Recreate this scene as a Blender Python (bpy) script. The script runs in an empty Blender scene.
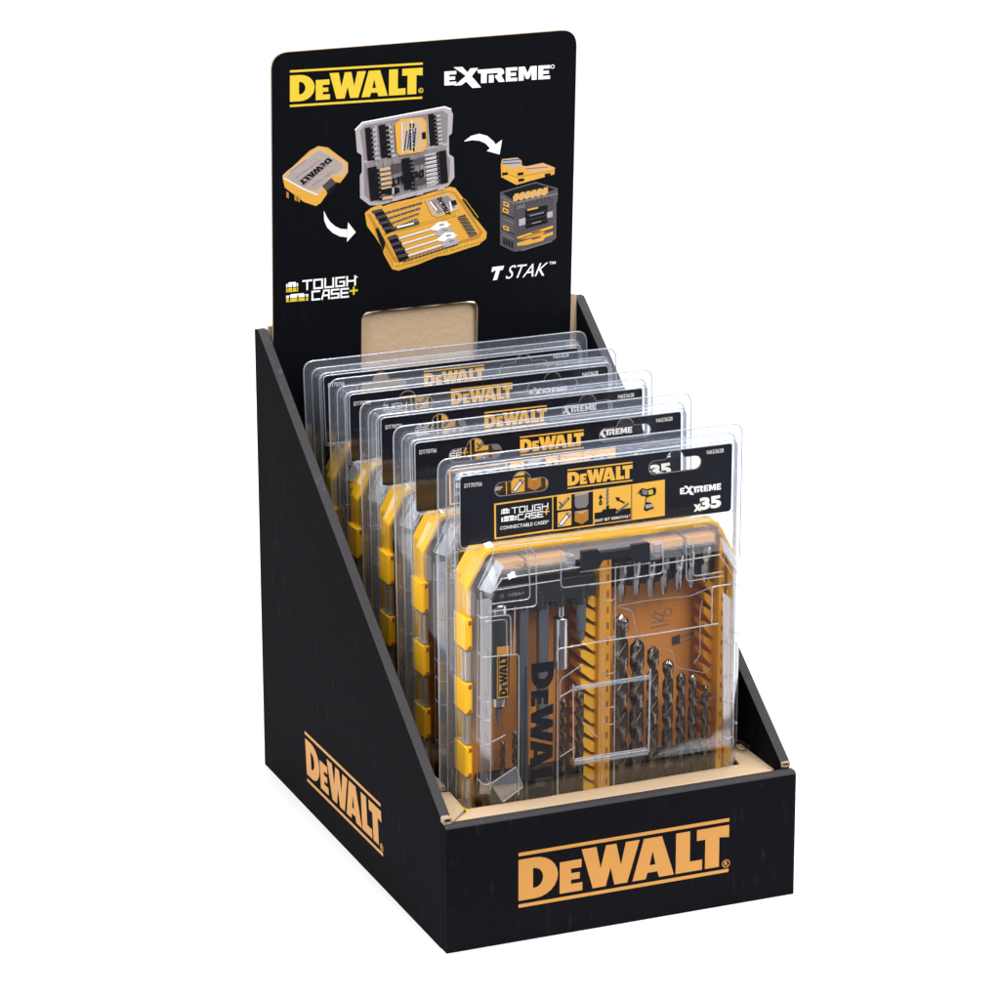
import bpy, bmesh, math, random
from math import sin, cos, pi, radians
from mathutils import Vector, Matrix
from mathutils.geometry import tessellate_polygon
random.seed(7)
S = bpy.context.scene
COL = S.collection

# ------------------------------------------------------------------ camera
CAM_LOC = Vector((-0.81284421, -2.0766393, 1.01505967))
CAM_ROT = tuple(radians(a) for a in (72.40940703, 0.17413289, -22.3478422))
FPX = 3758.51
cam = bpy.data.cameras.new('camera'); camo = bpy.data.objects.new('camera', cam); COL.objects.link(camo)
camo.location = CAM_LOC; camo.rotation_euler = CAM_ROT
cam.sensor_width = 36; cam.lens = FPX*36/1000; cam.clip_end = 100; cam.clip_start = .05
S.camera = camo
from mathutils import Euler
CR = Euler(CAM_ROT, 'XYZ').to_matrix()

# ------------------------------------------------------------------ materials
def mat(name, col, rough=.5, metal=0, spec=.5, coat=0, bump=None, var=0, sub=0):
    m = bpy.data.materials.new(name); m.use_nodes = True
    nt = m.node_tree; b = nt.nodes['Principled BSDF']
    b.inputs['Base Color'].default_value = (*col, 1)
    b.inputs['Roughness'].default_value = rough
    b.inputs['Metallic'].default_value = metal
    b.inputs['Specular IOR Level'].default_value = spec
    b.inputs['Coat Weight'].default_value = coat
    if sub:
        b.inputs['Subsurface Weight'].default_value = sub
        b.inputs['Subsurface Scale'].default_value = .003
    tc = nt.nodes.new('ShaderNodeTexCoord')
    if var:
        n = nt.nodes.new('ShaderNodeTexNoise'); n.inputs['Scale'].default_value = 900; n.inputs['Detail'].default_value = 4
        nt.links.new(tc.outputs['Object'], n.inputs['Vector'])
        mx = nt.nodes.new('ShaderNodeMix'); mx.data_type = 'RGBA'
        mx.inputs[6].default_value = (*[c*(1-var) for c in col], 1); mx.inputs[7].default_value = (*[min(1, c*(1+var)) for c in col], 1)
        nt.links.new(n.outputs['Fac'], mx.inputs[0]); nt.links.new(mx.outputs[2], b.inputs['Base Color'])
    if bump:
        sc, st = bump
        n = nt.nodes.new('ShaderNodeTexNoise'); n.inputs['Scale'].default_value = sc; n.inputs['Detail'].default_value = 5
        nt.links.new(tc.outputs['Object'], n.inputs['Vector'])
        bp = nt.nodes.new('ShaderNodeBump'); bp.inputs['Strength'].default_value = st; bp.inputs['Distance'].default_value = .001
        nt.links.new(n.outputs['Fac'], bp.inputs['Height']); nt.links.new(bp.outputs[0], b.inputs['Normal'])
    return m

def black_card(name, base=(.0066, .0066, .0084), rough=.6, flute='X', dust=.55, spec=.004):
    """printed black corrugated board: flute ridges, slow waviness, a little dust and scuffing"""
    m = bpy.data.materials.new(name); m.use_nodes = True
    nt = m.node_tree; N = nt.nodes; L = nt.links; b = N['Principled BSDF']
    tc = N.new('ShaderNodeTexCoord')
    def noise(scale, detail=3, stretch=(1, 1, 1)):
        mp = N.new('ShaderNodeMapping'); mp.inputs['Scale'].default_value = stretch
        L.new(tc.outputs['Object'], mp.inputs['Vector'])
        n = N.new('ShaderNodeTexNoise'); n.inputs['Scale'].default_value = scale; n.inputs['Detail'].default_value = detail
        L.new(mp.outputs[0], n.inputs['Vector']); return n
    fine = noise(1500, 2); slow = noise(9, 3); dst = noise(420, 2); patch = noise(14, 2)
    streak = noise(260, 3, (1, 1, .16))
    # dust specks
    r1 = N.new('ShaderNodeValToRGB'); r1.color_ramp.elements[0].position = .70; r1.color_ramp.elements[1].position = .80
    L.new(dst.outputs['Fac'], r1.inputs[0])
    r2 = N.new('ShaderNodeValToRGB'); r2.color_ramp.elements[0].position = .60; r2.color_ramp.elements[1].position = .78
    L.new(streak.outputs['Fac'], r2.inputs[0])
    r3 = N.new('ShaderNodeValToRGB'); r3.color_ramp.elements[0].position = .45; r3.color_ramp.elements[1].position = .7
    L.new(patch.outputs['Fac'], r3.inputs[0])
    mu = N.new('ShaderNodeMath'); mu.operation = 'MULTIPLY'; L.new(r2.outputs[0], mu.inputs[0]); L.new(r3.outputs[0], mu.inputs[1])
    ad = N.new('ShaderNodeMath'); ad.operation = 'MAXIMUM'; L.new(mu.outputs[0], ad.inputs[0]); L.new(r1.outputs[0], ad.inputs[1])
    sc = N.new('ShaderNodeMath'); sc.operation = 'MULTIPLY'; L.new(ad.outputs[0], sc.inputs[0]); sc.inputs[1].default_value = dust*.12
    mx = N.new('ShaderNodeMix'); mx.data_type = 'RGBA'; mx.inputs[6].default_value = (*base, 1); mx.inputs[7].default_value = (.35, .35, .36, 1)
    L.new(sc.outputs[0], mx.inputs[0]); L.new(mx.outputs[2], b.inputs['Base Color'])
    b.inputs['Roughness'].default_value = rough; b.inputs['Specular IOR Level'].default_value = spec
    w = N.new('ShaderNodeTexWave'); w.bands_direction = flute; w.inputs['Scale'].default_value = 45; w.inputs['Distortion'].default_value = .6
    w.inputs['Detail'].default_value = 1
    L.new(tc.outputs['Object'], w.inputs['Vector'])
    a1 = N.new('ShaderNodeMath'); a1.operation = 'MULTIPLY_ADD'; L.new(slow.outputs['Fac'], a1.inputs[0]); a1.inputs[1].default_value = 5; L.new(w.outputs['Fac'], a1.inputs[2])
    a1b = N.new('ShaderNodeMath'); a1b.operation = 'MULTIPLY'; L.new(a1.outputs[0], a1b.inputs[0]); a1b.inputs[1].default_value = .10
    a2 = N.new('ShaderNodeMath'); a2.operation = 'MULTIPLY_ADD'; L.new(fine.outputs['Fac'], a2.inputs[0]); a2.inputs[1].default_value = .07; L.new(a1b.outputs[0], a2.inputs[2])
    bp = N.new('ShaderNodeBump'); bp.inputs['Strength'].default_value = .5; bp.inputs['Distance'].default_value = .0006
    L.new(a2.outputs[0], bp.inputs['Height']); L.new(bp.outputs[0], b.inputs['Normal'])
    return m

def clear(name, tint=(.97, .975, .985), gain=1.3, base=.0, rough=.03, gcol=(1, 1, 1), wavy=.0, wscale=60, milk=0):
    """thin clear plastic sheet: passes light, mirrors by Fresnel"""
    m = bpy.data.materials.new(name); m.use_nodes = True
    nt = m.node_tree; N = nt.nodes; L = nt.links
    for n in list(N):
        if n.type != 'OUTPUT_MATERIAL': N.remove(n)
    out = [n for n in N if n.type == 'OUTPUT_MATERIAL'][0]
    t = N.new('ShaderNodeBsdfTransparent'); t.inputs[0].default_value = (*tint, 1)
    g = N.new('ShaderNodeBsdfGlossy'); g.inputs['Color'].default_value = (*gcol, 1); g.inputs['Roughness'].default_value = rough
    f = N.new('ShaderNodeFresnel'); f.inputs['IOR'].default_value = 1.5
    # a sheet reflects the same from both of its sides
    ge = N.new('ShaderNodeNewGeometry'); io = N.new('ShaderNodeMapRange'); io.inputs['To Min'].default_value = 1.5; io.inputs['To Max'].default_value = 1/1.5
    L.new(ge.outputs['Backfacing'], io.inputs['Value']); L.new(io.outputs[0], f.inputs['IOR'])
    ma = N.new('ShaderNodeMath'); ma.operation = 'MULTIPLY_ADD'; ma.use_clamp = True
    L.new(f.outputs[0], ma.inputs[0]); ma.inputs[1].default_value = gain; ma.inputs[2].default_value = base
    mx = N.new('ShaderNodeMixShader'); src = g
    if milk:   # pale diffuse share painted in for refracted highlights and milky haze
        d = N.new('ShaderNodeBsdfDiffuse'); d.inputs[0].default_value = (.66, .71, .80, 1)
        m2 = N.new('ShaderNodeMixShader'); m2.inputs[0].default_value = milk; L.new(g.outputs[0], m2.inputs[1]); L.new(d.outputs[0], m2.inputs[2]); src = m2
    L.new(ma.outputs[0], mx.inputs[0]); L.new(t.outputs[0], mx.inputs[1]); L.new(src.outputs[0], mx.inputs[2])
    L.new(mx.outputs[0], out.inputs[0])
    if wavy:
        tc = N.new('ShaderNodeTexCoord'); no = N.new('ShaderNodeTexNoise'); no.inputs['Scale'].default_value = wscale; no.inputs['Detail'].default_value = 2
        L.new(tc.outputs['Object'], no.inputs['Vector'])
        bp = N.new('ShaderNodeBump'); bp.inputs['Strength'].default_value = wavy; bp.inputs['Distance'].default_value = .002
        L.new(no.outputs['Fac'], bp.inputs['Height']); L.new(bp.outputs[0], g.inputs['Normal']); L.new(bp.outputs[0], f.inputs['Normal'])
    return m

M = {}
M['card'] = black_card('black_board')
M['cardin'] = black_card('black_board_inside', dust=.35, rough=.5)
M['edge'] = black_card('rolled_board_edge', base=(.035, .033, .036), rough=.6, dust=1.6, spec=.15)  # folded edges: scuffed ink, with their sheen put into a paler base
M['header'] = black_card('header_board_gloss', base=(.0036, .0042, .0060), rough=.45, dust=.12, flute='Z', spec=.05)
M['kraft'] = mat('kraft_board', (.50, .365, .235), .9, spec=.1, bump=(220, .6), var=.12)
M['core'] = mat('board_core', (.36, .27, .19), .9, spec=.1, bump=(700, .6), var=.3)
M['orange'] = mat('orange_ink', (.50, .232, .052), .55, spec=.3)
M['yellow'] = mat('yellow_ink', (.70, .50, .035), .5, spec=.3)
M['amber'] = mat('amber_ink', (.66, .34, .045), .5, spec=.3)
M['white'] = mat('white_ink', (.92, .92, .92), .5, spec=.3)
M['camber'] = mat('card_amber_ink', (.88, .48, .07), .5, spec=.2)
M['cwhite'] = mat('card_white_ink', (.94, .94, .94), .5, spec=.2)
M['grey'] = mat('grey_ink', (.22, .20, .21), .5)
M['lgrey'] = mat('light_grey_ink', (.40, .365, .385), .5)
M['dgrey'] = mat('dark_grey_ink', (.055, .045, .055), .5)
M['ink'] = mat('black_ink', (.006, .006, .009), .45, spec=.15)
M['brown'] = mat('brown_ink', (.30, .10, .03), .5)
M['paleamber'] = mat('pale_amber_ink', (.55, .37, .20), .5)
M['deepamber'] = mat('deep_amber_ink', (.45, .20, .02), .5)
M['hcard'] = mat('printed_card', (.006, .0065, .012), .4, spec=.2, bump=(40, .05))
M['hyellow'] = mat('yellow_plastic', (.90, .49, .014), .32, sub=.12)
M['amberp'] = mat('amber_plastic', (.74, .31, .002), .4)
M['railp'] = mat('rail_plastic', (.48, .21, .004), .45)
M['amberfloor'] = mat('amber_tray_plastic', (.70, .27, .045), .4)
M['blackp'] = mat('black_plastic', (.010, .012, .018), .38)
M['steel'] = mat('bright_steel', (.66, .66, .68), .16, metal=1)
M['bitsteel'] = mat('satin_steel', (.34, .34, .36), .2, metal=1)
M['gsteel'] = mat('grey_steel', (.17, .18, .21), .38, metal=.7)
M['drill'] = mat('bronze_black_steel', (.17, .14, .115), .2, metal=1)
M['driverbody'] = mat('charcoal_grip', (.025, .026, .032), .5)
M['blister'] = clear('blister_film', tint=(.99, .992, .997), gain=1.1, base=.015, rough=.06, gcol=(.88, .92, 1), wavy=.05, wscale=60)
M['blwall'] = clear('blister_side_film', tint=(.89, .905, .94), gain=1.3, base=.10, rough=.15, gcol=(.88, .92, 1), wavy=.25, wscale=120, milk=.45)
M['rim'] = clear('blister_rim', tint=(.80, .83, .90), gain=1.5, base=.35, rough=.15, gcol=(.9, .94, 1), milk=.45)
M['lid'] = clear('case_lid_plastic', tint=(.985, .98, .972), gain=1.15, base=.01, rough=.04, wavy=.08, wscale=40)
M['ridge'] = clear('moulded_ridge', tint=(.80, .78, .78), gain=2.0, base=.36, rough=.2, gcol=(1, .98, .97), milk=.5)  # whitish refraction glints of the ridges put into the colour
M['facet'] = clear('bevel_glare_plastic', tint=(.9, .9, .92), gain=1.5, base=.42, rough=.2, milk=.7)  # bevel's white glare painted in by a mostly diffuse mix
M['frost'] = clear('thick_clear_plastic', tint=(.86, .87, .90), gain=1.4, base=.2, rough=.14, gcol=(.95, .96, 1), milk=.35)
M['floor'] = mat('white_table', (.86, .86, .86), .7, spec=.2)

# ------------------------------------------------------------------ object helpers
def link(name, mesh, parent=None):
    o = bpy.data.objects.new(name, mesh); COL.objects.link(o)
    if parent: o.parent = parent
    return o
def tag(o, label=None, cat=None, group=None, kind=None):
    for k, v in (('label', label), ('category', cat), ('group', group), ('kind', kind)):
        if v: o[k] = v
    return o
def kids(o): return [c for c in bpy.data.objects if c.parent == o]

class MB:
    """collects polygons; build() makes one mesh object"""
    def __init__(s): s.v = []; s.f = []; s.m = []; s.mats = []
    def mi(s, m):
        m = M[m] if isinstance(m, str) else m
        if m not in s.mats: s.mats.append(m)
        return s.mats.index(m)
    def add(s, vs, fs, m):
        k = len(s.v); i = s.mi(m)
        s.v += [tuple(p) for p in vs]
        for f in fs: s.f.append([k+a for a in f]); s.m.append(i)
    def build(s, name, parent=None, bevel=0, seg=2, smooth=None, sm_angle=35):
        me = bpy.data.meshes.new(name); me.from_pydata(s.v, [], s.f)
        for m in s.mats: me.materials.append(m)
        me.polygons.foreach_set('material_index', s.m)
        me.update()
        o = link(name, me, parent)
        bm = bmesh.new(); bm.from_mesh(me); bmesh.ops.remove_doubles(bm, verts=bm.verts, dist=1e-7)
        if smooth is not None: bmesh.ops.recalc_face_normals(bm, faces=bm.faces)
        bm.to_mesh(me); bm.free()
        if bevel:
            md = o.modifiers.new('bevel', 'BEVEL'); md.width = bevel; md.segments = seg; md.limit_method = 'ANGLE'; md.angle_limit = radians(30)
        if smooth:
            me.polygons.foreach_set('use_smooth', [True]*len(me.polygons))
            try: me.set_sharp_from_angle(angle=radians(sm_angle))
            except Exception: pass
        return o

def rpoly(pts, r, seg=5):
    """round every corner of a polygon"""
    out = []; n = len(pts)
    for i, p in enumerate(pts):
        a = Vector(pts[i-1]); p = Vector(p); b = Vector(pts[(i+1) % n])
        rr = r[i] if isinstance(r, (list, tuple)) else r
        d1 = (a-p); d2 = (b-p); l1 = d1.length; l2 = d2.length
        d1.normalize(); d2.normalize()
        ang = d1.angle(d2); t = min(rr/math.tan(ang/2), l1*.49, l2*.49)
        p1 = p+d1*t; p2 = p+d2*t
        for k in range(seg+1):
            s = k/seg
            q = p1*(1-s)**2 + p*2*s*(1-s) + p2*s*s
            out.append((q.x, q.y))
    return out
def inset(pts, d):
    n = len(pts); out = []
    area = sum(pts[i-1][0]*pts[i][1]-pts[i][0]*pts[i-1][1] for i in range(n))
    sg = 1 if area > 0 else -1
    for i in range(n):
        a = Vector(pts[i-1]); p = Vector(pts[i]); b = Vector(pts[(i+1) % n])
        e1 = (p-a).normalized(); e2 = (b-p).normalized()
        n1 = Vector((-e1.y, e1.x))*sg; n2 = Vector((-e2.y, e2.x))*sg
        m = (n1+n2).normalized(); out.append(tuple(p+m*(d/max(.3, m.dot(n1)))))
    return out
def tess(loops):
    flat = [p for l in loops for p in l]
    tri = tessellate_polygon([[Vector((p[0], p[1], 0)) for p in l] for l in loops])
    return flat, tri

# generic solids; P maps (u,v,n) to a point
def prism(mb, P, loop, n0, n1, m, mside=None, holes=()):
    loops = [loop]+list(holes)
    flat, tri = tess(loops); k = len(flat)
    vs = [P(u, v, n0) for u, v in flat]+[P(u, v, n1) for u, v in flat]
    mb.add(vs, [t for t in tri]+[[a+k for a in reversed(t)] for t in tri], m)
    o = 0; fs = []
    for l in loops:
        n = len(l)
        for i in range(n):
            j = (i+1) % n; fs.append([o+i, o+j, o+j+k, o+i+k])
        o += n
    mb.add(vs, fs, mside or m)
def box(mb, P, u0, u1, v0, v1, n0, n1, m): 
    vs = [P(u, v, n) for n in (n0, n1) for v in (v0, v1) for u in (u0, u1)]
    mb.add(vs, [(0, 1, 3, 2), (4, 6, 7, 5), (0, 4, 5, 1), (2, 3, 7, 6), (0, 2, 6, 4), (1, 5, 7, 3)], m)
def loft(mb, P, rings, m, cap0=False, cap1=True):
    """rings: list of (loop, n)"""
    n = len(rings[0][0]); vs = [P(u, v, nn) for l, nn in rings for u, v in l]; fs = []
    for r in range(len(rings)-1):
        for i in range(n):
            j = (i+1) % n; fs.append([r*n+i, r*n+j, (r+1)*n+j, (r+1)*n+i])
    if cap1: 
        _, tri = tess([rings[-1][0]]); o = (len(rings)-1)*n; fs += [[o+a for a in t] for t in tri]
    if cap0:
        _, tri = tess([rings[0][0]]); fs += [list(t) for t in tri]
    mb.add(vs, fs, m)
def tube(mb, pts, r, m, seg=8, closed=False):
    pts = [Vector(p) for p in pts]; n = len(pts); rings = []
    for i, p in enumerate(pts):
        if closed: a, b = pts[i-1], pts[(i+1) % n]
        else: a, b = pts[max(i-1, 0)], pts[min(i+1, n-1)]
        t = (b-a).normalized()
        ref = Vector((0, 1, 0)) if abs(t.y) < .9 else Vector((1, 0, 0))
        x = t.cross(ref).normalized(); y = t.cross(x)
        rr = r[i] if isinstance(r, (list, tuple)) else r
        rings.append([p+(x*cos(2*pi*k/seg)+y*sin(2*pi*k/seg))*rr for k in range(seg)])
    vs = [q for ring in rings for q in ring]; fs = []
    for i in range(n if closed else n-1):
        j = (i+1) % n
        for k in range(seg):
            l = (k+1) % seg; fs.append([i*seg+k, i*seg+l, j*seg+l, j*seg+k])
    if not closed: fs += [list(range(seg)), [(n-1)*seg+k for k in range(seg)]]
    mb.add(vs, fs, m)

# ------------------------------------------------------------------ planes of the real things, for laying print on them
class Plane:
    def __init__(s, O, U, V, N, pt=None):
        s.O, s.U, s.V, s.N = Vector(O), Vector(U).normalized(), Vector(V).normalized(), Vector(N).normalized(); s._pt = pt
    def pt(s, u, v, n=0): return s._pt(u, v, n) if s._pt else s.O+s.U*u+s.V*v+s.N*n
    def uv(s, px, n=0):
        d = CR @ Vector(((px[0]-500)/FPX, -(px[1]-500)/FPX, -1)); O = s.O+s.N*n
        t = (O-CAM_LOC).dot(s.N)/d.dot(s.N); q = CAM_LOC+d*t-O
        return (q.dot(s.U), q.dot(s.V))

_tc = {}
def textmesh(txt, bold=0, shear=0, sx=1):
    key = (txt, bold, shear, sx)
    if key in _tc: return _tc[key]
    c = bpy.data.curves.new('t', 'FONT'); c.body = txt; c.size = 1; c.offset = bold; c.shear = shear; c.resolution_u = 3
    o = bpy.data.objects.new('t', c); COL.objects.link(o)
    dg = bpy.context.evaluated_depsgraph_get(); me = bpy.data.meshes.new_from_object(o.evaluated_get(dg))
    vs = [(v.co.x*sx, v.co.y) for v in me.vertices]; fs = [list(p.vertices) for p in me.polygons]
    bpy.data.objects.remove(o); bpy.data.curves.remove(c); bpy.data.meshes.remove(me)
    x0 = min(v[0] for v in vs); x1 = max(v[0] for v in vs); y0 = min(v[1] for v in vs); y1 = max(v[1] for v in vs)
    r = ([((x-x0)/(x1-x0), (y-y0)/(y1-y0)) for x, y in vs], fs)   # normalised to the unit square
    _tc[key] = r; return r

# block letters of the maker's wordmark (unit cap height)
def arc(cx, cy, rx, ry, a0, a1, n=12): return [(cx+rx*cos(radians(a0+(a1-a0)*k/n)), cy+ry*sin(radians(a0+(a1-a0)*k/n))) for k in range(n+1)]
WORD = []
def _g(x, loops): WORD.append([[(px+x, py) for px, py in l] for l in loops])
_g(0, [[(0, 0), (.38, 0)]+arc(.38, .5, .52, .5, -90, 90)+[(0, 1)], [(.33, .26), (.33, .74)]+arc(.36, .5, .2, .24, 90, -90)])
_g(.94, [[(0, 0), (.52, 0), (.52, .2), (.26, .2), (.26, .3), (.46, .3), (.46, .46), (.26, .46), (.26, .57), (.5, .57), (.5, .77), (0, .77)]])
_g(1.42, [[(.02, 1), (.36, 1), (.46, .46), (.58, 1), (.82, 1), (.93, .46), (1.04, 1), (1.36, 1), (1.08, 0), (.78, 0), (.69, .44), (.58, 0), (.28, 0)]])
_g(2.62, [[(0, 0), (.26, 1), (.68, 1), (.97, 0), (.62, 0), (.58, .15), (.35, .15), (.31, 0)], [(.395, .33), (.535, .33), (.465, .67)]])
_g(3.63, [[(0, 0), (0, 1), (.33, 1), (.33, .25), (.62, .25), (.62, 0)]])
_g(4.12, [[(.2, 0), (.2, .73), (0, .73), (0, 1), (.76, 1), (.76, .7), (.53, .73), (.53, 0)]])
WW = 4.88

class Print:
    """flat ink shapes lying on a plane"""
    def __init__(s, pl, n=.0001): s.pl = pl; s.mb = MB(); s.n = n; s.k = 0
    def lift(s): s.k += 1; return s.n+s.k*7e-6
    def uvpoly(s, loops, m):
        n = s.lift(); flat, tri = tess(loops)
        s.mb.add([s.pl.pt(u, v, n) for u, v in flat], tri, m)
    def poly(s, pts, m, f=None, r=0):
        uv = [s.pl.uv(f(p) if f else p, s.n) for p in pts]
        if r: uv = rpoly(uv, r*.001)
        s.uvpoly([uv], m)
    def line(s, pts, w, m, f=None, closed=False):
        uv = [Vector(s.pl.uv(f(p) if f else p, s.n)) for p in pts]
        if closed: uv.append(uv[0])
        for a, b in zip(uv, uv[1:]):
            d = (b-a).normalized(); q = Vector((-d.y, d.x))*w*.0005; e = d*w*.0004
            s.uvpoly([[tuple(a+q-e), tuple(a-q-e), tuple(b-q+e), tuple(b+q+e)]], m)
    def frame(s, a, b, top, f=None):
        """affine frame: baseline from a to b, top point above a"""
        A, B, T = [Vector(s.pl.uv(f(p) if f else p, s.n)) for p in (a, b, top)]
        return A, B-A, T-A
    def text(s, txt, a, b, top, m, bold=0, shear=0, f=None, mirror=False):
        A, X, Y = s.frame(a, b, top, f); vs, fs = textmesh(txt, bold, shear); n = s.lift()
        s.mb.add([s.pl.pt(*(A+X*((1-x) if mirror else x)+Y*y), n) for x, y in vs], fs, m)
    def word(s, a, b, top, m, bars=True, f=None, barw=.095, gap=.1):
        """wordmark; frame spans the letters only"""
        A, X, Y = s.frame(a, b, top, f)
        q = lambda p: tuple(A+X*(p[0]/WW)+Y*p[1])
        for g in WORD: s.uvpoly([[q(p) for p in l] for l in g], m)
        if bars:
            for y0 in (1+gap, -gap-barw):
                s.uvpoly([[q(p) for p in ((0, y0), (WW, y0), (WW, y0+barw), (0, y0+barw))]], m)
    def strokes(s, lines, a, b, top, m, w, f=None):
        """letters drawn as square strokes in a unit frame (x scaled by the frame's own width)"""
        A, X, Y = s.frame(a, b, top, f)
        for l in lines:
            pts = [A+X*p[0]+Y*p[1] for p in l]
            for p, q in zip(pts, pts[1:]):
                d = (q-p).normalized(); o = Vector((-d.y, d.x))*w*.0005; e = d*w*.0005
                s.uvpoly([[tuple(p+o-e), tuple(p-o-e), tuple(q-o+e), tuple(q+o+e)]], m)
    def ring(s, c, r, w, m, f=None):
        C = Vector(s.pl.uv(f(c) if f else c, s.n)); r *= .001; w *= .001
        s.uvpoly([[(C.x+r*cos(a*pi/10), C.y+r*sin(a*pi/10)) for a in range(20)], [(C.x+(r-w)*cos(a*pi/10), C.y+(r-w)*sin(a*pi/10)) for a in range(20)]], m)
    def build(s, name, parent): return s.mb.build(name, parent)

# square stroke letters (each in a cell 0..1 x 0..1)
SQ = {'T': ([[(0, 1), (1, 1)], [(.5, 1), (.5, 0)]]), 'O': [[(0, 0), (0, 1), (1, 1), (1, 0), (0, 0)]], 'U': [[(0, 1), (0, 0), (1, 0), (1, 1)]],
      'G': [[(1, 1), (0, 1), (0, 0), (1, 0), (1, .5), (.5, .5)]], 'H': [[(0, 0), (0, 1)], [(1, 0), (1, 1)], [(0, .5), (1, .5)]],
      'C': [[(1, 1), (0, 1), (0, 0), (1, 0)]], 'A': [[(0, 0), (.3, 1), (1, 1), (1, 0)], [(.15, .4), (1, .4)]], 'S': [[(1, 1), (0, 1), (0, .5), (1, .5), (1, 0), (0, 0)]],
      'E': [[(1, 1), (0, 1), (0, 0), (1, 0)], [(0, .5), (.9, .5)]], 'X': [[(0, 0), (1, 1)], [(0, 1), (1, 0)]], 'R': [[(0, 0), (0, 1), (1, 1), (1, .45), (.2, .45)], [(.55, .45), (1, 0)]],
      'M': [[(0, 0), (.1, 1), (.5, .25), (.9, 1), (1, 0)]]}
def sqword(txt, gap=.38, widths=None):
    x = 0; out = []; ww = []
    for ch in txt:
        w = (widths or {}).get(ch, 1)
        for l in SQ[ch]: out.append([(x+p[0]*w, p[1]) for p in l])
        x += w+gap
    W = x-gap
    return [[(p[0]/W, p[1]) for p in l] for l in out]

def extreme(pr, a, b, top, m, f=None, t=1.0, reg=True):
    """eXTREME mark: small E, tall X that drops below the line, joined T-R, E M E (frame = TREME baseline/cap)"""
    A, X, Y = pr.frame(a, b, top, f); W = X.length/Y.length
    q = lambda x, y: tuple(A+X*(x)+Y*y)
    def P(loops): pr.uvpoly([[q(*p) for p in l] for l in loops], m)
    def E(x, w, h=1, y=0): 
        k = .24*h; P([[(x, y), (x+w, y), (x+w, y+k), (x+.4*w, y+k), (x+.4*w, y+.38*h), (x+.9*w, y+.38*h), (x+.9*w, y+.61*h), (x+.4*w, y+.61*h), (x+.4*w, y+h-k), (x+w, y+h-k), (x+w, y+h), (x, y+h)]])
    E(0, .112)
    P([[(.094, -.06), (.2, .60), (.085, 1.27), (.168, 1.26), (.215, .85), (.245, 1.12), (.315, 1.12), (.257, .54), (.345, -.3), (.262, -.3), (.204, .19), (.160, -.05)]])
    P([[(.306, .98), (.53, 1), (.555, .9), (.563, .62), (.537, .47), (.568, 0), (.512, 0), (.478, .36), (.478, .5), (.503, .54), (.503, .68), (.398, .66), (.398, 0), (.344, 0), (.344, .72), (.32, .72)]])
    P([[(.418, 0), (.464, 0), (.464, .54), (.418, .54)]])
    E(.578, .108)
    P([[(.70, 0), (.70, 1), (.758, 1), (.785, .52), (.812, 1), (.872, 1), (.872, 0), (.824, 0), (.824, .52), (.797, .10), (.773, .10), (.748, .52), (.748, 0)]])
    E(.888, .112)

def toughcase(pr, f, box, m='white', plus='yellow', w=1.0, icons=('white', 'yellow')):
    """two stacked words with case icons; box = px (icon-left,top-left)...: dict of points"""
    pr.strokes(sqword('TOUGH'), *box['tough'], m, w, f)
    pr.strokes(sqword('CASE'), *box['case'], m, w, f)
    A, X, Y = pr.frame(*box['plus'], f)
    pr.strokes([[(0, .5), (1, .5)]], *box['plus'], plus, w*1.05, f); pr.strokes([[(.5, 0), (.5, 1)]], *box['plus'], plus, w*1.05, f)
    for key in ('ic1', 'ic2'):
        A, X, Y = pr.frame(*box[key], f); q = lambda x, y: tuple(A+X*x+Y*y)
        pr.uvpoly([[q(0, 0), q(1, 0), q(1, .42), q(0, .42)]], icons[1])
        pr.uvpoly([[q(0, .5), q(1, .5), q(1, .85), q(.8, .85), q(.8, 1), q(.2, 1), q(.2, .85), q(0, .85)]], icons[0])
        for k in (.12, .5, .84): pr.uvpoly([[q(k, .05), q(k+.06, .05), q(k+.06, .8), q(k, .8)]], 'ink')

# ------------------------------------------------------------------ the display box
W, D, HB, HF = .250, .3613, .3312, .0885
ID = lambda x, y, z: Vector((x, y, z))
stand = link('display_box', None)
stand.empty_display_size = .05
tag(stand, 'black corrugated cardboard counter display box with tall header board and sloping sides', 'display box')

PX = lambda x0: (lambda u, v, n: Vector((x0+n, u, v)))
for side, x0, x1 in ((0, 0, .0066), (1, W-.0066, W)):
    mb = MB()
    prof = [(.0092, 0), (.0092, .0925), (D-.008, HB-.001), (D, HB-.0015), (D, 0)]
    prof = rpoly(prof, [.0002, .002, .004, .002, .0002], 3)
    prism(mb, lambda u, v, n: Vector((n, u, v)), prof, x0, x1, 'card' if side == 0 else 'cardin', mside='edge')
    o = mb.build('side_panel', stand, bevel=.0016, seg=3, smooth=True)
    if side == 0: left_panel = o
# front wall, rolled top
mb = MB(); prism(mb, lambda u, v, n: Vector((n, u, v)), rpoly([(0, 0), (0, HF), (.0092, HF-.0004), (.0092, 0)], [.0003, .0032, .0025, .0003], 5), 0.0003, W+.0005, 'card')
front_panel = mb.build('front_panel', stand, bevel=.0005, smooth=True)
front_panel.data.materials.append(M['edge'])
for p in front_panel.data.polygons:      # scuffed folded top edge, its highlight painted in as grey
    if p.center.z > HF-.006 and p.normal.z > .3: p.material_index = 1
mb = MB(); box(mb, ID, .0068, W-.0068, .0094, D-.0035, .0005, .0035, 'kraft'); mb.build('base_panel', stand)
mb = MB(); box(mb, ID, .0068, W-.0068, D-.0033, D, .0005, .322, 'cardin'); mb.build('back_panel', stand, bevel=.0008)
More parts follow.
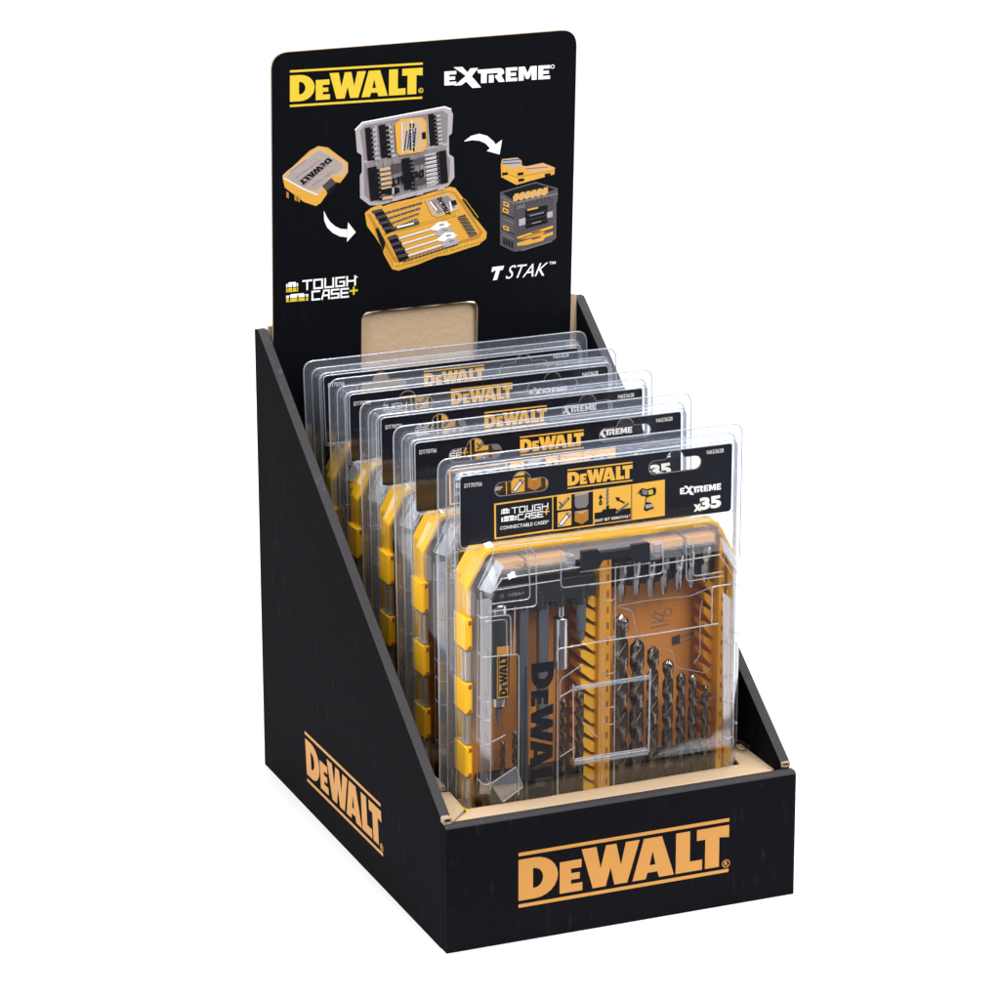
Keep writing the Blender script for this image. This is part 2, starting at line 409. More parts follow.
# kraft lining behind the header
mb = MB()
wl = [(.0070, .004), (W-.0068, .004), (W-.0068, .332)]+[(W-.0068-(W-.0136)*k/30, .3354+.0004*sin(k*2.1)-(.0022 if (W-.0068-(W-.0136)*k/30 < .083 or W-.0068-(W-.0136)*k/30 > .1625) else 0)) for k in range(1, 30)]+[(.0070, .3325)]
prism(mb, lambda u, v, n: Vector((u, n, v)), wl, .3515, .3545, 'kraft'); mb.build('back_lining', stand)
# torn kraft lip at the front left corner, and the slit where the side meets the front
mb = MB()
lip = rpoly([(.0004, .0925), (.0062, .0925), (.0066, .0885), (.0004, .0880)], .0012, 3); lin = inset(lip, .0009)
prism(mb, lambda u, v, n: Vector((u, .0090+n*1.0, v)), lip, -.0046, .0005, 'core', holes=[lin]); mb.build('corner_lip', stand)
mb = MB()
lip = [(W-.0064, .0926), (W-.0004, .0926), (W-.0004, .0890), (W-.0064, .0895)]; lin = inset(lip, .0009)
prism(mb, lambda u, v, n: Vector((u, .0090+n*1.0, v)), lip, -.0016, .0005, 'core', holes=[lin]); mb.build('corner_lip', stand)

# kraft tray flaps round the packs
mb = MB()
def quadslab(mb, pts, t, m):
    vs = [Vector(p) for p in pts]+[Vector(p)-Vector((0, 0, t)) for p in pts]; n = len(pts)
    mb.add(vs, [list(range(n)), list(range(2*n-1, n-1, -1))]+[[i, (i+1) % n, (i+1) % n+n, i+n] for i in range(n)], m)
quadslab(mb, [(.0098, .0097, .0872), (.2385, .0097, .0876), (.2275, .0322, .0855), (.2268, .0335, .0850), (.060, .0312, .0848), (.040, .0312, .0848), (.031, .0305, .0848), (.0265, .0288, .0850)], .0022, 'kraft')
mb.build('tray_front_flap', stand, bevel=.0007, smooth=True)
mb = MB()
quadslab(mb, [(.0070, .0130, .0835), (.0265, .0350, .0833), (.0295, .0670, .0830), (.0225, .0690, .0830), (.0070, .0690, .0830)], .002, 'kraft')
for y0, y1 in ((.077, .137), (.147, .203), (.212, .262), (.272, .33)):
    quadslab(mb, [(.0070, y0, .083), (.0305, y0, .083), (.0315, y1, .083), (.0070, y1, .083)], .002, 'kraft')
mb.build('tray_side_flap', stand, bevel=.0005)
mb = MB()
quadslab(mb, [(.2262, .0318, .0838), (.2430, .0190, .0840), (.2433, .0690, .0840), (.2325, .0690, .0838)], .002, 'kraft')
for y0, y1 in ((.077, .137), (.147, .203), (.212, .262), (.272, .33)):
    quadslab(mb, [(.2335, y0, .084), (.2433, y0, .084), (.2433, y1, .084), (.2335, y1, .084)], .002, 'kraft')
mb.build('tray_side_flap', stand, bevel=.0005)
mb = MB()
quadslab(mb, [(.0310, .0335, .083), (.2290, .0345, .083), (.2290, .0360, .0832), (.0310, .0350, .0832)], .079, 'kraft')
mb.build('tray_inner_wall', stand)
# black wire loop lying on the right flap
mb = MB()
c = Vector((.2385, .0600, .0862)); pts = []
for k in range(25):
    a = k/24*2.3*pi; pts.append(c+Vector((.0035*cos(a)+.0012*k/24, .0075*sin(a)*(1-.3*k/24)-.004*k/24, .0012*sin(a*1.4)+.0005)))
pts.append(pts[-1]+Vector((.004, .006, .0012)))
tube(mb, pts, .00045, 'blackp', 6)
tag(mb.build('wire_loop'), 'small black loop of wire on the kraft flap by the right front corner', 'wire loop')

# header board
HN = Vector((0, -1, -.047)).normalized(); HV = Vector((0, -.047, 1)).normalized()
HP = Plane((0, .345+.047*.33, 0), (1, 0, 0), HV, HN)
hx0, hx1 = HP.uv((272.3, 200))[0], HP.uv((574.0, 160))[0]
htop = (HP.uv((300, 47.5))[1]+HP.uv((550, 35))[1])/2
hole = [HP.uv(p) for p in ((361.5, 420), (361.5, 313), (478, 300), (478, 420))]
hz = (hole[1][1]+hole[2][1])/2
hx = (hole[1][0], hole[2][0])
mb = MB()
outl = rpoly([(hx0, .05), (hx0, htop), (hx1, htop), (hx1, .05)], [.001, .0125, .0125, .001], 8)
hl = rpoly([(hx[0], .13), (hx[0], hz), (hx[1], hz), (hx[1], .13)], [.001, .0065, .0065, .001], 6)
# little ears at the top corners of the window, as die-cut
prism(mb, HP.pt, outl, 0, -.0020, 'header', mside='core', holes=[hl])
board = mb.build('header_board', stand)
# lower, vertical part of the header down to the floor of the box is hidden by the packs: the board simply stands on it
mb = MB()
prism(mb, lambda u, v, n: Vector((u, n, v)), [(hx0, .004), (hx1, .004), (hx1, .0505), (hx0, .0505)], .3475, .3503, 'header'); mb.build('header_foot', stand)

f_id = None
def crop(ox, oy, s): return lambda p: (ox+p[0]/s, oy+p[1]/s)
c1 = crop(280, 50, 6.25); c2 = crop(340, 100, 5.556); c3 = crop(430, 50, 4.1667); c0 = crop(250, 20, 2.857)

pr = Print(HP)
pr.word((62, 324), (890, 272), (62, 160), 'yellow', f=c1, barw=.085, gap=.115)
pr.ring((880, 253), 1.9, .5, 'yellow', f=c1)
pr.text('R', (873, 262), (887, 261), (873, 247), 'yellow', f=c1, bold=.03)
pr.build('header_wordmark', board)
pr = Print(HP)
extreme(pr, (60, 148), (500, 120), (60, 90), 'white', f=c3)
pr.ring((511, 69), 1.5, .5, 'white', f=c3)
pr.build('header_range_mark', board)
pr = Print(HP)
toughcase(pr, c0, {'tough': ((152, 770), (300, 756), (152, 746)), 'case': ((178, 799), (280, 790), (178, 776)), 'plus': ((287, 783), (305, 781), (287, 765)),
    'ic1': ((103, 778), (137, 775), (103, 750)), 'ic2': ((103, 806), (166, 801), (103, 784))}, w=1.3)
pr.text('TM', (299, 737), (307, 736), (299, 733), 'white', f=c0, bold=.02)
pr.build('header_case_mark', board)
pr = Print(HP)
A = [(692, 706), (726, 702), (722, 714), (714, 715), (706, 742), (694, 744), (703, 716), (696, 717), (694, 720), (690, 720)]
pr.poly(A, 'white', c0)
pr.text('STAK', (730, 740), (846, 730), (736, 702), 'white', shear=.28, f=c0)
pr.text('TM', (855, 699), (873, 697), (855, 691), 'white', f=c0, bold=.02)
pr.build('header_system_mark', board)
# white arrows
pr = Print(HP)
def arrow(pr, outer, inner, head, f):
    pr.poly(outer+inner[::-1], 'white', f); pr.poly(head, 'white', f)
arrow(pr, [(612, 346), (632, 331), (655, 325), (678, 331), (696, 347), (702, 356)], [(612, 347), (636, 343), (656, 345), (672, 352), (682, 362), (687, 370)], [(720, 342), (676, 374), (713, 384)], c0)
pr.build('header_arrow', board)
pr = Print(HP)
arrow(pr, [(211, 545), (212, 572), (220, 592), (236, 608), (256, 618), (277, 621)], [(211, 545), (220, 564), (230, 578), (244, 590), (260, 597), (278, 598)], [(280, 578), (302, 606), (277, 634)], c0)
pr.build('header_arrow', board)

M['caselid'] = mat('case_lid_ink', (.36, .30, .28), .5)
# printed picture: small closed case
pr = Print(HP); f = c1
pr.poly([(15, 790), (185, 630), (240, 600), (300, 610), (425, 705), (425, 765), (400, 800), (375, 830), (345, 825), (290, 905), (255, 955), (225, 975), (150, 950), (30, 860)], 'amber', f)
pr.poly([(15, 785), (40, 760), (200, 635), (245, 603), (400, 690), (424, 730), (420, 765), (385, 800), (340, 790), (270, 880), (240, 910), (190, 905), (60, 830)], 'paleamber', f)
pr.poly([(40, 790), (110, 730), (225, 640), (250, 628), (385, 705), (395, 740), (350, 780), (330, 775), (260, 850), (225, 880), (180, 875), (80, 825)], 'caselid', f)
for a, b in (((60, 765), (160, 690)), ((100, 800), (250, 690)), ((150, 830), (270, 740)), ((200, 850), (330, 760))): pr.line([a, b], .8, 'grey', f)
for a, b in (((90, 760), (180, 730)), ((120, 790), (200, 750)), ((230, 660), (320, 715)), ((215, 800), (300, 800))): pr.line([a, b], .6, 'lgrey', f)
pr.line([(22, 800), (150, 870), (235, 905)], .6, 'white', f)
A = (300, 680); 
pr.word((300, 672), (112, 826), (330, 690), 'ink', bars=False, f=f)
pr.line([(320, 695), (150, 845)], .4, 'ink', f); 
pr.poly([(262, 850), (320, 798), (352, 832), (350, 862), (298, 908), (290, 880)], 'ink', f); pr.poly([(262, 850), (320, 798), (350, 832), (292, 880)], 'dgrey', f)
for x in (40, 90, 110): pr.poly([(x, 870+x*.35), (x+14, 878+x*.35), (x+14, 915+x*.35), (x, 905+x*.35)], 'deepamber', f)
pr.build('header_picture', board)

# printed picture: open tool case
pr = Print(HP); f = c2
pr.poly([(85, 165), (125, 125), (580, 38), (615, 50), (628, 80), (622, 185), (605, 200), (606, 300), (632, 318), (636, 430), (600, 480), (220, 585), (165, 585), (112, 545), (110, 420), (122, 400), (120, 305), (95, 290)], 'lgrey', f)
pr.poly([(110, 170), (140, 140), (572, 58), (600, 80), (598, 190), (590, 300), (612, 330), (610, 425), (580, 465), (215, 560), (170, 560), (135, 530), (130, 300)], 'grey', f)
pr.line([(85, 165), (125, 125), (580, 38), (615, 50)], .9, 'white', f)
pr.line([(130, 345), (590, 245)], 1.6, 'lgrey', f)
for i in range(9): pr.line([(150+i*48, 150-i*9), (158+i*50, 540-i*12)], .35, 'lgrey', f)
def comb(x0, y0, x1, y1, w, n, tw, side=1, bit='lgrey', bl=0):
    pr.poly([(x0, y0), (x0+w, y0-w*.2), (x1+w, y1-w*.2), (x1, y1)], 'ink', f)
    for k in range(n):
        t = (k+.3)/n; x = x0+(x1-x0)*t; y = y0+(y1-y0)*t; h = (y1-y0)/n*.5
        xa = x+w if side > 0 else x
        pr.poly([(xa-2, y), (xa+tw*side, y-3), (xa+tw*side, y+h), (xa-2, y+h+2)], 'ink', f)
        if bl: 
            xb = xa+tw*side; pr.poly([(xb, y-4), (xb+bl*side, y-4-bl*.18*side), (xb+bl*side*1.15, y+h*.3-bl*.18*side), (xb+bl*side, y+h-bl*.18*side), (xb, y+h)], bit, f)
            pr.line([(xb, y+h), (xb+bl*side, y+h-bl*.18*side)], .3, 'dgrey', f)
for k in range(16):
    x = 175+k*24; y = 150-k*4.6; pr.line([(x, y), (x+6, y+150)], .28, ('dgrey', 'white', 'lgrey')[k % 3], f)
for k in range(18):
    x = 165+k*25; y = 365-k*5.2; pr.line([(x, y), (x+4, y+165)], .28, ('lgrey', 'dgrey', 'paleamber', 'dgrey')[k % 4], f)
comb(137, 155, 152, 340, 30, 7, 12, 1, 'lgrey', 22)
comb(212, 140, 228, 325, 38, 7, 20, 1, 'lgrey', 16)
comb(486, 80, 500, 255, 32, 8, 14, 1, 'lgrey', 22)
comb(545, 285, 560, 465, 40, 8, 14, -1, 'lgrey', 60)
for k in range(8): pr.line([(480, 325+k*22), (530, 312+k*22)], .4, 'white', f)
comb(340, 325, 355, 500, 42, 8, 18, 1, 'dgrey', 10)
comb(150, 375, 168, 560, 50, 7, 16, 1, 'paleamber', 55)
pr.poly([(300, 130), (335, 103), (455, 92), (478, 120), (480, 250), (455, 285), (330, 305), (312, 290)], 'amber', f)
pr.poly([(330, 118), (440, 100), (462, 125), (462, 255), (440, 275), (335, 290)], 'paleamber', f)
for k in range(9): pr.line([(345+k*9, 280-k*4), (360+k*8, 175-k*3)], 1.1, 'dgrey' if k % 2 else 'lgrey', f)
pr.word((382, 128), (382, 282), (410, 128), 'ink', bars=False, f=f)
pr.poly([(450, 178), (472, 174), (474, 212), (452, 216)], 'ink', f)
pr.line([(395, 110), (397, 285)], .4, 'white', f); pr.line([(340, 120), (344, 290)], .35, 'white', f)
for q in ([(280, 355), (335, 345), (338, 395), (284, 408)], [(412, 325), (465, 312), (470, 345), (418, 358)], [(410, 440), (470, 428), (478, 460), (414, 475)]): pr.poly(q, 'dgrey', f)
pr.word((462, 380), (280, 435), (464, 425), 'ink', bars=False, f=f)
pr.poly([(225, 495), (300, 480), (326, 487), (326, 510), (300, 520), (228, 522)], 'ink', f); pr.poly([(285, 484), (297, 482), (297, 520), (285, 522)], 'lgrey', f)
for a in (150, 320, 470): pr.poly([(160+a*.8, 590-a*.19), (200+a*.8, 582-a*.19), (205+a*.8, 560-a*.19), (170+a*.8, 566-a*.19)], 'lgrey', f)
pr.build('header_picture', board)
pr = Print(HP); f = c2
pr.poly([(138, 628), (172, 600), (222, 580), (238, 590), (300, 570), (400, 548), (550, 500), (610, 482), (640, 488), (685, 545), (740, 640), (816, 735), (812, 770), (770, 805), (600, 860), (540, 870), (430, 915), (325, 948), (290, 940), (245, 860), (232, 820), (195, 760), (150, 700)], 'amber', f)
pr.poly([(150, 635), (600, 505), (640, 510), (795, 735), (770, 770), (560, 830), (330, 905), (300, 900), (250, 820), (170, 670)], 'deepamber', f)
pr.poly([(165, 628), (600, 512), (632, 520), (775, 735), (755, 755), (330, 885), (305, 870)], 'amber', f)
pr.line([(250, 745), (640, 640)], 2.2, 'deepamber', f); pr.line([(270, 742), (650, 635)], .5, 'yellow', f)
pr.line([(250, 840), (300, 925), (420, 900), (560, 850), (790, 785)], .8, 'deepamber', f)
for k in range(12): pr.line([(300+k*38, 925-k*11), (303+k*38, 905-k*11)], .7, 'yellow', f)
pr.poly([(178, 615), (232, 603), (312, 725), (258, 745)], 'ink', f); pr.poly([(262, 762), (310, 745), (385, 880), (330, 902)], 'ink', f)
for k in range(4):
    x = 178+k*20; y = 618+k*31; pr.poly([(x-4, y), (x+54, y-14), (x+60, y-2), (x+4, y+14)], 'dgrey', f)
    x = 264+k*19; y = 765+k*33; pr.poly([(x-4, y), (x+54, y-14), (x+62, y-2), (x+4, y+14)], 'dgrey', f)
for k in range(4):
    a = (250+k*13, 630+k*29); b = (450-k*8, 573+k*29); pr.line([a, b], 1.5-.15*k, 'dgrey', f)
    for j in range(9):
        t = j/9; pr.line([(a[0]+(b[0]-a[0])*t+12, a[1]+(b[1]-a[1])*t-7), (a[0]+(b[0]-a[0])*t+20, a[1]+(b[1]-a[1])*t+3)], .35, 'lgrey' if j % 2 else 'deepamber', f)
pr.line([(312, 712), (430, 682)], 3.0, 'dgrey', f); pr.line([(318, 706), (405, 684)], 1.2, 'white', f)
for k in range(4):
    a = (330+k*17, 768+k*32); b = (510+k*18, 715+k*30)
    pr.line([a, b], 1.6, 'lgrey', f); pr.line([(a[0], a[1]-2), (b[0], b[1]-2)], .6, 'white', f)
    pr.poly([(b[0]-5, b[1]-6), (b[0]+35, b[1]-38), (b[0]+85, b[1]-42), (b[0]+88, b[1]-30), (b[0]+105, b[1]-26), (b[0]+90, b[1]-16), (b[0]+92, b[1]-2), (b[0]+45, b[1]+12), (b[0], b[1]+6)], 'lgrey' if k % 2 else 'white', f)
    pr.poly([(b[0]+40, b[1]-26), (b[0]+70, b[1]-30), (b[0]+66, b[1]-20), (b[0]+42, b[1]-14)], 'grey', f)
pr.poly([(470, 555), (600, 515), (640, 545), (665, 605), (540, 650), (510, 640)], 'paleamber', f); pr.poly([(485, 560), (595, 528), (628, 560), (640, 595), (540, 632)], 'grey', f)
for k in range(7): pr.line([(500+k*18, 565+8*(k % 3)), (535+k*14, 610-10*(k % 2))], 1.0, ('white', 'brown', 'lgrey')[k % 3], f)
pr.word((535, 545), (590, 640), (560, 536), 'ink', bars=False, f=f)
pr.poly([(612, 562), (640, 553), (650, 578), (625, 588)], 'ink', f)
for k in range(6):
    x = 655+k*12; y = 655+k*19; pr.poly([(x-4, y-6), (x+38, y-20), (x+46, y-6), (x+4, y+10)], 'ink', f); pr.line([(x, y+2), (x+38, y-10)], .4, 'lgrey', f)
pr.line([(355, 895), (450, 865), (650, 800)], .9, 'ink', f)
for k in range(14): pr.line([(365+k*21, 893-k*7), (372+k*21, 884-k*7)], .45, 'lgrey', f)
pr.line([(680, 550), (755, 655)], .8, 'ink', f); pr.line([(690, 548), (765, 650)], .4, 'yellow', f)
pr.poly([(195, 715), (208, 705), (250, 790), (238, 840)], 'ink', f)
pr.build('header_picture', board)

# printed picture: stacked boxes
pr = Print(HP); f = c3
pr.poly([(295, 478), (300, 455), (365, 448), (382, 462), (382, 480), (400, 485), (470, 470), (520, 490), (518, 518), (420, 545), (360, 562), (297, 530)], 'amber', f)
pr.poly([(298, 475), (303, 457), (365, 449), (381, 463), (378, 485), (345, 492)], 'lgrey', f); pr.line([(305, 462), (372, 456)], .8, 'dgrey', f); pr.line([(302, 474), (376, 470)], .8, 'dgrey', f)
pr.poly([(385, 488), (470, 472), (516, 492), (430, 512)], 'paleamber', f); pr.line([(400, 495), (490, 488)], .7, 'brown', f)
pr.line([(297, 508), (360, 530), (518, 502)], .6, 'deepamber', f); pr.line([(297, 518), (360, 541), (430, 530)], .5, 'yellow', f)
for q in ((300, 512), (365, 512), (368, 538), (478, 516)): pr.poly([(q[0], q[1]), (q[0]+24, q[1]-4), (q[0]+24, q[1]+8), (q[0], q[1]+12)], 'ink', f)
G2 = M['tower'] = mat('tower_grey_ink', (.075, .065, .078), .5)
pr.poly([(292, 592), (440, 549), (532, 576), (532, 622), (526, 640), (526, 782), (515, 793), (360, 840), (345, 838), (292, 812)], 'tower', f)
pr.poly([(300, 596), (440, 555), (524, 580), (356, 632)], 'ink', f)
for k in range(6):
    x = 345+k*24; y = 612-k*5
    pr.poly([(x, y), (x+10, y-14), (x+26, y-16), (x+26, y+8), (x+12, y+20), (x+2, y+18)], 'amber', f); pr.poly([(x+4, y-2), (x+13, y-10), (x+13, y+10), (x+5, y+14)], 'lgrey', f)
pr.poly([(355, 650), (515, 615), (512, 740), (360, 778)], 'dgrey', f); pr.poly([(395, 665), (490, 645), (490, 720), (398, 745)], 'ink', f)
pr.line([(360, 637), (530, 598)], .8, 'grey', f); pr.line([(300, 680), (352, 702)], .8, 'ink', f); pr.line([(298, 745), (350, 768)], .8, 'ink', f)
pr.line([(352, 640), (352, 832)], .8, 'dgrey', f)
pr.poly([(405, 663), (450, 653), (450, 660), (405, 670)], 'amber', f)
for q in ((305, 628), (302, 655), (304, 728)): pr.poly([(q[0], q[1]), (q[0]+24, q[1]+10), (q[0]+24, q[1]+28), (q[0], q[1]+18)], 'amber', f); pr.poly([(q[0]+5, q[1]+8), (q[0]+18, q[1]+13), (q[0]+18, q[1]+19), (q[0]+5, q[1]+14)], 'ink', f)
pr.poly([(370, 705), (397, 698), (397, 726), (370, 733)], 'lgrey', f); pr.poly([(487, 676), (510, 670), (510, 695), (487, 700)], 'lgrey', f)
for y in (772, 798): pr.poly([(362, y+6), (512, y-42), (512, y-30), (480, y-18), (470, y-4), (400, y+14), (364, y+18)], 'amber', f)
for y in (772, 798): pr.line([(425, y-10), (458, y-19)], .9, 'ink', f)
for k in range(5): pr.line([(360, 650+k*3), (395, 642+k*3)], .3, 'grey', f)
for k in range(9): pr.line([(366+k*16, 640-k*4), (366+k*16, 652-k*4)], .35, 'ink', f)
for y in (690, 712, 730): pr.line([(402, y-3), (486, y-24)], .35, 'dgrey', f)
pr.line([(415, 690), (472, 676)], .9, 'grey', f); pr.line([(425, 722), (460, 713)], .5, 'lgrey', f)
pr.line([(296, 612), (350, 640)], .5, 'grey', f); pr.line([(300, 700), (350, 722)], .4, 'grey', f); pr.line([(300, 765), (350, 790)], .4, 'grey', f)
for k in range(4): pr.poly([(305+k*11, 780+k*5), (311+k*11, 783+k*5), (311+k*11, 812+k*5), (305+k*11, 809+k*5)], 'ink', f)
pr.line([(360, 790), (515, 742)], .5, 'ink', f); pr.line([(380, 835), (505, 797)], .6, 'grey', f)
pr.build('header_picture', board)

# wordmark on the front and on the left side
FP = Plane((0, 0, 0), (1, 0, 0), (0, 0, 1), (0, -1, 0)); SP = Plane((0, 0, 0), (0, -1, 0), (0, 0, 1), (-1, 0, 0))
pr = Print(FP, .00012); pr.word((518.5, 901), (728.5, 865), (518.5, 860), 'orange', barw=.085, gap=.085)
pr.ring((726, 863.5), 2.9, .55, 'orange'); pr.text('R', (724.3, 866), (727.9, 865.4), (724.3, 861.4), 'orange', bold=.02)
pr.build('front_wordmark', front_panel)
pr = Print(SP, .00012); pr.word((307, 774), (382.8, 849), (305, 738), 'orange', barw=.085, gap=.115)
pr.ring((381.8, 847.5), 2.9, .55, 'orange'); pr.text('R', (380.8, 848.5), (382.8, 850.6), (380.8, 844.4), 'orange', bold=.02)
pr.build('side_wordmark', left_panel)

# ------------------------------------------------------------------ the blister packs
PW, PH = .2164, .3082
PACKS = [(.0701, -.4), (.1410, 1.35), (.2060, 1.01), (.2656, 1.41), (.3038, 4.15)]
XL = .0235; ZB = .0042
th = radians(PACKS[0][1])
def LP(u, v, n): return Vector((u-PW/2, -n, v))          # pack-local
PP = Plane((XL, PACKS[0][0], ZB), (1, 0, 0), (0, sin(th), cos(th)), (0, -cos(th), sin(th)), pt=LP)
mmP = lambda u, v, n: LP(u/1000, v/1000, n/1000)
def PQ(px, n): u, v = PP.uv(px, n/1000); return (u*1000, v*1000)
def P3(px, n): u, v = PQ(px, n); return mmP(u, v, n)

pack = link('blister_pack', None); pack.empty_display_size = .03

# shells ----------------------------------------------------------
rect = lambda a, b, c, d: [(a, c), (b, c), (b, d), (a, d)]
W_, H_ = PW*1000, PH*1000
mb = MB()
R0 = rpoly(rect(0, W_, 0, H_), 8, 6); R1 = rpoly(rect(5.5, W_-5.5, 5.5, H_-5.5), 7, 6)
R1b = rpoly(rect(6.3, W_-6.3, 6.3, H_-6.0), 7, 6)
R2 = rpoly(rect(8.0, W_-8.0, 8.0, H_-7.6), 6, 6); R3 = rpoly(rect(9.6, W_-9.6, 9.6, H_-9), 5, 6)
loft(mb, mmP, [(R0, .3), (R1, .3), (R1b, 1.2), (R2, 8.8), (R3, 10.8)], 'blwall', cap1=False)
# step around the card window then the bulge that hugs the case
def case_out(d, top=250):
    return [(12+d, 12+d), (203-d, 12+d), (204.5-d, 224), (190.5-d*.6, top-d), (24+d*.6, top-d), (11+d, 224)]
B0 = rpoly(rect(9.6, W_-9.6, 9.6, 251), 5, 6)
up = rpoly(rect(9.6, W_-9.6, 251.4, H_-9), 5, 6)
prv = [(up, 10.8), (inset(up, 1.2), 10.2)]
loft(mb, mmP, prv, 'blister')
o = mb.build('blister_front', pack, smooth=True, sm_angle=20)
mb = MB()
C0 = rpoly(case_out(-2.0, 250.5), 16, 10); C1 = rpoly(case_out(0.5, 250), 16, 10); C2 = rpoly(case_out(8, 248), 16, 10); C3 = rpoly(case_out(10.5, 247), 16, 10)
loft(mb, mmP, [(C0, 10.8), (C1, 13), (C1, 27), (C2, 38), (C3, 40.0)], 'blister')
mb.build('blister_bulge', pack, smooth=True, sm_angle=18)
# back shell
mb = MB()
loft(mb, mmP, [(R0, -.3), (R1, -.3), (R1b, -1.5), (rpoly(rect(11, W_-11, 10, 262), 6, 6), -3), (rpoly(rect(12.5, W_-12.5, 12, 255), 6, 6), -20.5)], 'blister', cap1=True)
mb.build('blister_back', pack, smooth=True, sm_angle=20)
# moulded rim lines, their brightness painted into the pale rim material
mb = MB()
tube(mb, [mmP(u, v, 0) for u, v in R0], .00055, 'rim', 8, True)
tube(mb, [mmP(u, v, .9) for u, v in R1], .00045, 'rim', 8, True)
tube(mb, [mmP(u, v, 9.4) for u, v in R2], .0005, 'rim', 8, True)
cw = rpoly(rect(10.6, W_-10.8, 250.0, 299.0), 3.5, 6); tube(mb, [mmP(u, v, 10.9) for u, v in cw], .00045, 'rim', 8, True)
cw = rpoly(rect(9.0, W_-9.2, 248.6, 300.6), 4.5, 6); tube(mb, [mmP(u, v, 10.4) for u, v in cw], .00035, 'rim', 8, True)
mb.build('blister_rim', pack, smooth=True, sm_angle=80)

# header card -------------------------------------------------------
def slot(cu, cv, hw, hh, bump):
    l = arc(cu-hw+hh, cv, hh, hh, 270, 90, 8)+[(cu-bump, cv+hh)]+arc(cu, cv+hh, bump*.92, bump*.8, 175, 5, 10)+[(cu+bump, cv+hh)]+arc(cu+hw-hh, cv, hh, hh, 90, -90, 8)
    return l
mb = MB()
cardl = rpoly(rect(11.6, W_-11.9, 251.2, 298.0), 1.6, 4)
sl = [slot(54, 286.6, 18.3, 4.4, 6.6), slot(163.0, 288.2, 18.6, 4.4, 6.6)]
prism(mb, mmP, cardl, 9.1, 9.6, 'hcard', holes=sl)
card = mb.build('header_card', pack)
CN = .0097
pr = Print(PP, CN)
for s_ in sl:
    big = [(s_c[0]+(s_c[0]-cx)*.035, s_c[1]+(s_c[1]-cy)*.11) for cx, cy in [((54 if s_ is sl[0] else 163), (287.5 if s_ is sl[0] else 289))] for s_c in s_]
    pr.uvpoly([[(a/1000, b/1000) for a, b in big], [(a/1000, b/1000) for a, b in s_]], 'grey')
pr.word((567.5, 486.0), (632.5, 478.0), (567.5, 472.5), 'camber', barw=.10, gap=.12)
pr.build('card_wordmark', card)
pr = Print(PP, CN)
pr.text('DT70756', (464.5, 488), (482, 485.8), (464.5, 484), 'cwhite')
pr.build('product_code', card); pr = Print(PP, CN)
pr.text('N653628', (707, 454.5), (723.5, 452.2), (707, 450.5), 'cwhite')
pr.build('product_code', card); pr = Print(PP, CN)
extreme(pr, (680, 494.5), (721, 489.5), (680, 488.2), 'cwhite')
pr.build('card_range_mark', card); pr = Print(PP, CN)
pr.text('35', (700, 510.5), (721.3, 507.2), (699.5, 498), 'cwhite', bold=.055)
pr.build('piece_count', card); pr = Print(PP, CN)
pr.text('x', (693.6, 511.8), (701.5, 510.6), (693.6, 504.6), 'cwhite', bold=.05)
pr.build('piece_count', card)
c7 = crop(420, 400, 2.9412)
pr = Print(PP, CN); f = c7
# amber band with the black panel and pictograms
pr.poly([(218, 305), (392, 281), (392, 385), (219, 410)], 'camber', f)
pr.poly([(223, 309), (389, 286), (389, 380), (224, 405)], 'ink', f)
pr.poly([(394, 281), (509, 265), (509, 369), (394, 385)], 'ink', f)
pr.line([(392, 283), (509, 267)], .9, 'camber', f); pr.line([(392, 384), (509, 368)], .9, 'camber', f)
pr.poly([(509, 264), (720, 234), (720, 340), (509, 369)], 'camber', f)
pr.poly([(513, 332), (620, 317), (620, 351), (513, 366)], 'ink', f)
pr.poly([(403, 283), (445, 277), (445, 319), (403, 325)], 'camber', f, r=.8); pr.poly([(405, 331), (445, 325), (445, 368), (405, 374)], 'camber', f, r=.8)
pr.poly([(455, 277), (495, 271), (495, 305), (488, 316), (462, 319), (455, 311)], 'grey', f)
pr.poly([(455, 283), (495, 275), (495, 271), (455, 277)], 'lgrey', f)
pr.poly([(455, 328), (495, 322), (495, 352), (476, 365), (455, 357)], 'deepamber', f); pr.poly([(455, 328), (495, 322), (476, 336)], 'paleamber', f); pr.line([(476, 336), (476, 365)], .5, 'brown', f)
pr.line([(412, 316), (436, 290)], 2.0, 'dgrey', f); pr.line([(414, 313), (434, 291)], .8, 'lgrey', f); pr.line([(410, 300), (420, 312)], 1.0, 'dgrey', f)
pr.line([(414, 366), (436, 338)], 3.4, 'grey', f); pr.line([(415, 364), (435, 339)], 1.6, 'cwhite', f); pr.line([(430, 333), (440, 345)], .8, 'dgrey', f)
# three easy removal pictograms
pr.line([(531, 306), (531, 286)], 1.0, 'ink', f); pr.poly([(524, 290), (531, 277), (538, 288)], 'ink', f); pr.ring((531, 303), 1.5, .5, 'ink', f)
pr.line([(551, 330), (551, 262)], 1.5, 'grey', f)
for k in range(6): pr.line([(547, 326-k*11), (555, 320-k*11)], .5, 'dgrey', f)
pr.poly([(530, 335), (538, 322), (548, 320), (548, 312), (556, 311), (556, 320), (575, 318), (582, 330)], 'ink', f)
pr.line([(583, 293), (600, 302)], 1.1, 'ink', f); pr.poly([(574, 286), (588, 286), (581, 299)], 'ink', f)
pr.line([(578, 330), (612, 305)], 1.5, 'grey', f)
for k in range(5): pr.line([(580+k*6.5, 333-k*5), (584+k*6.5, 323-k*5)], .5, 'dgrey', f)
pr.line([(622, 250), (622, 353)], .6, 'brown', f)
pr.poly([(643, 268), (652, 259), (668, 262), (690, 256), (695, 264), (692, 278), (672, 284), (668, 300), (680, 302), (688, 318), (664, 327), (658, 322), (662, 300), (664, 283), (650, 282)], 'ink', f)
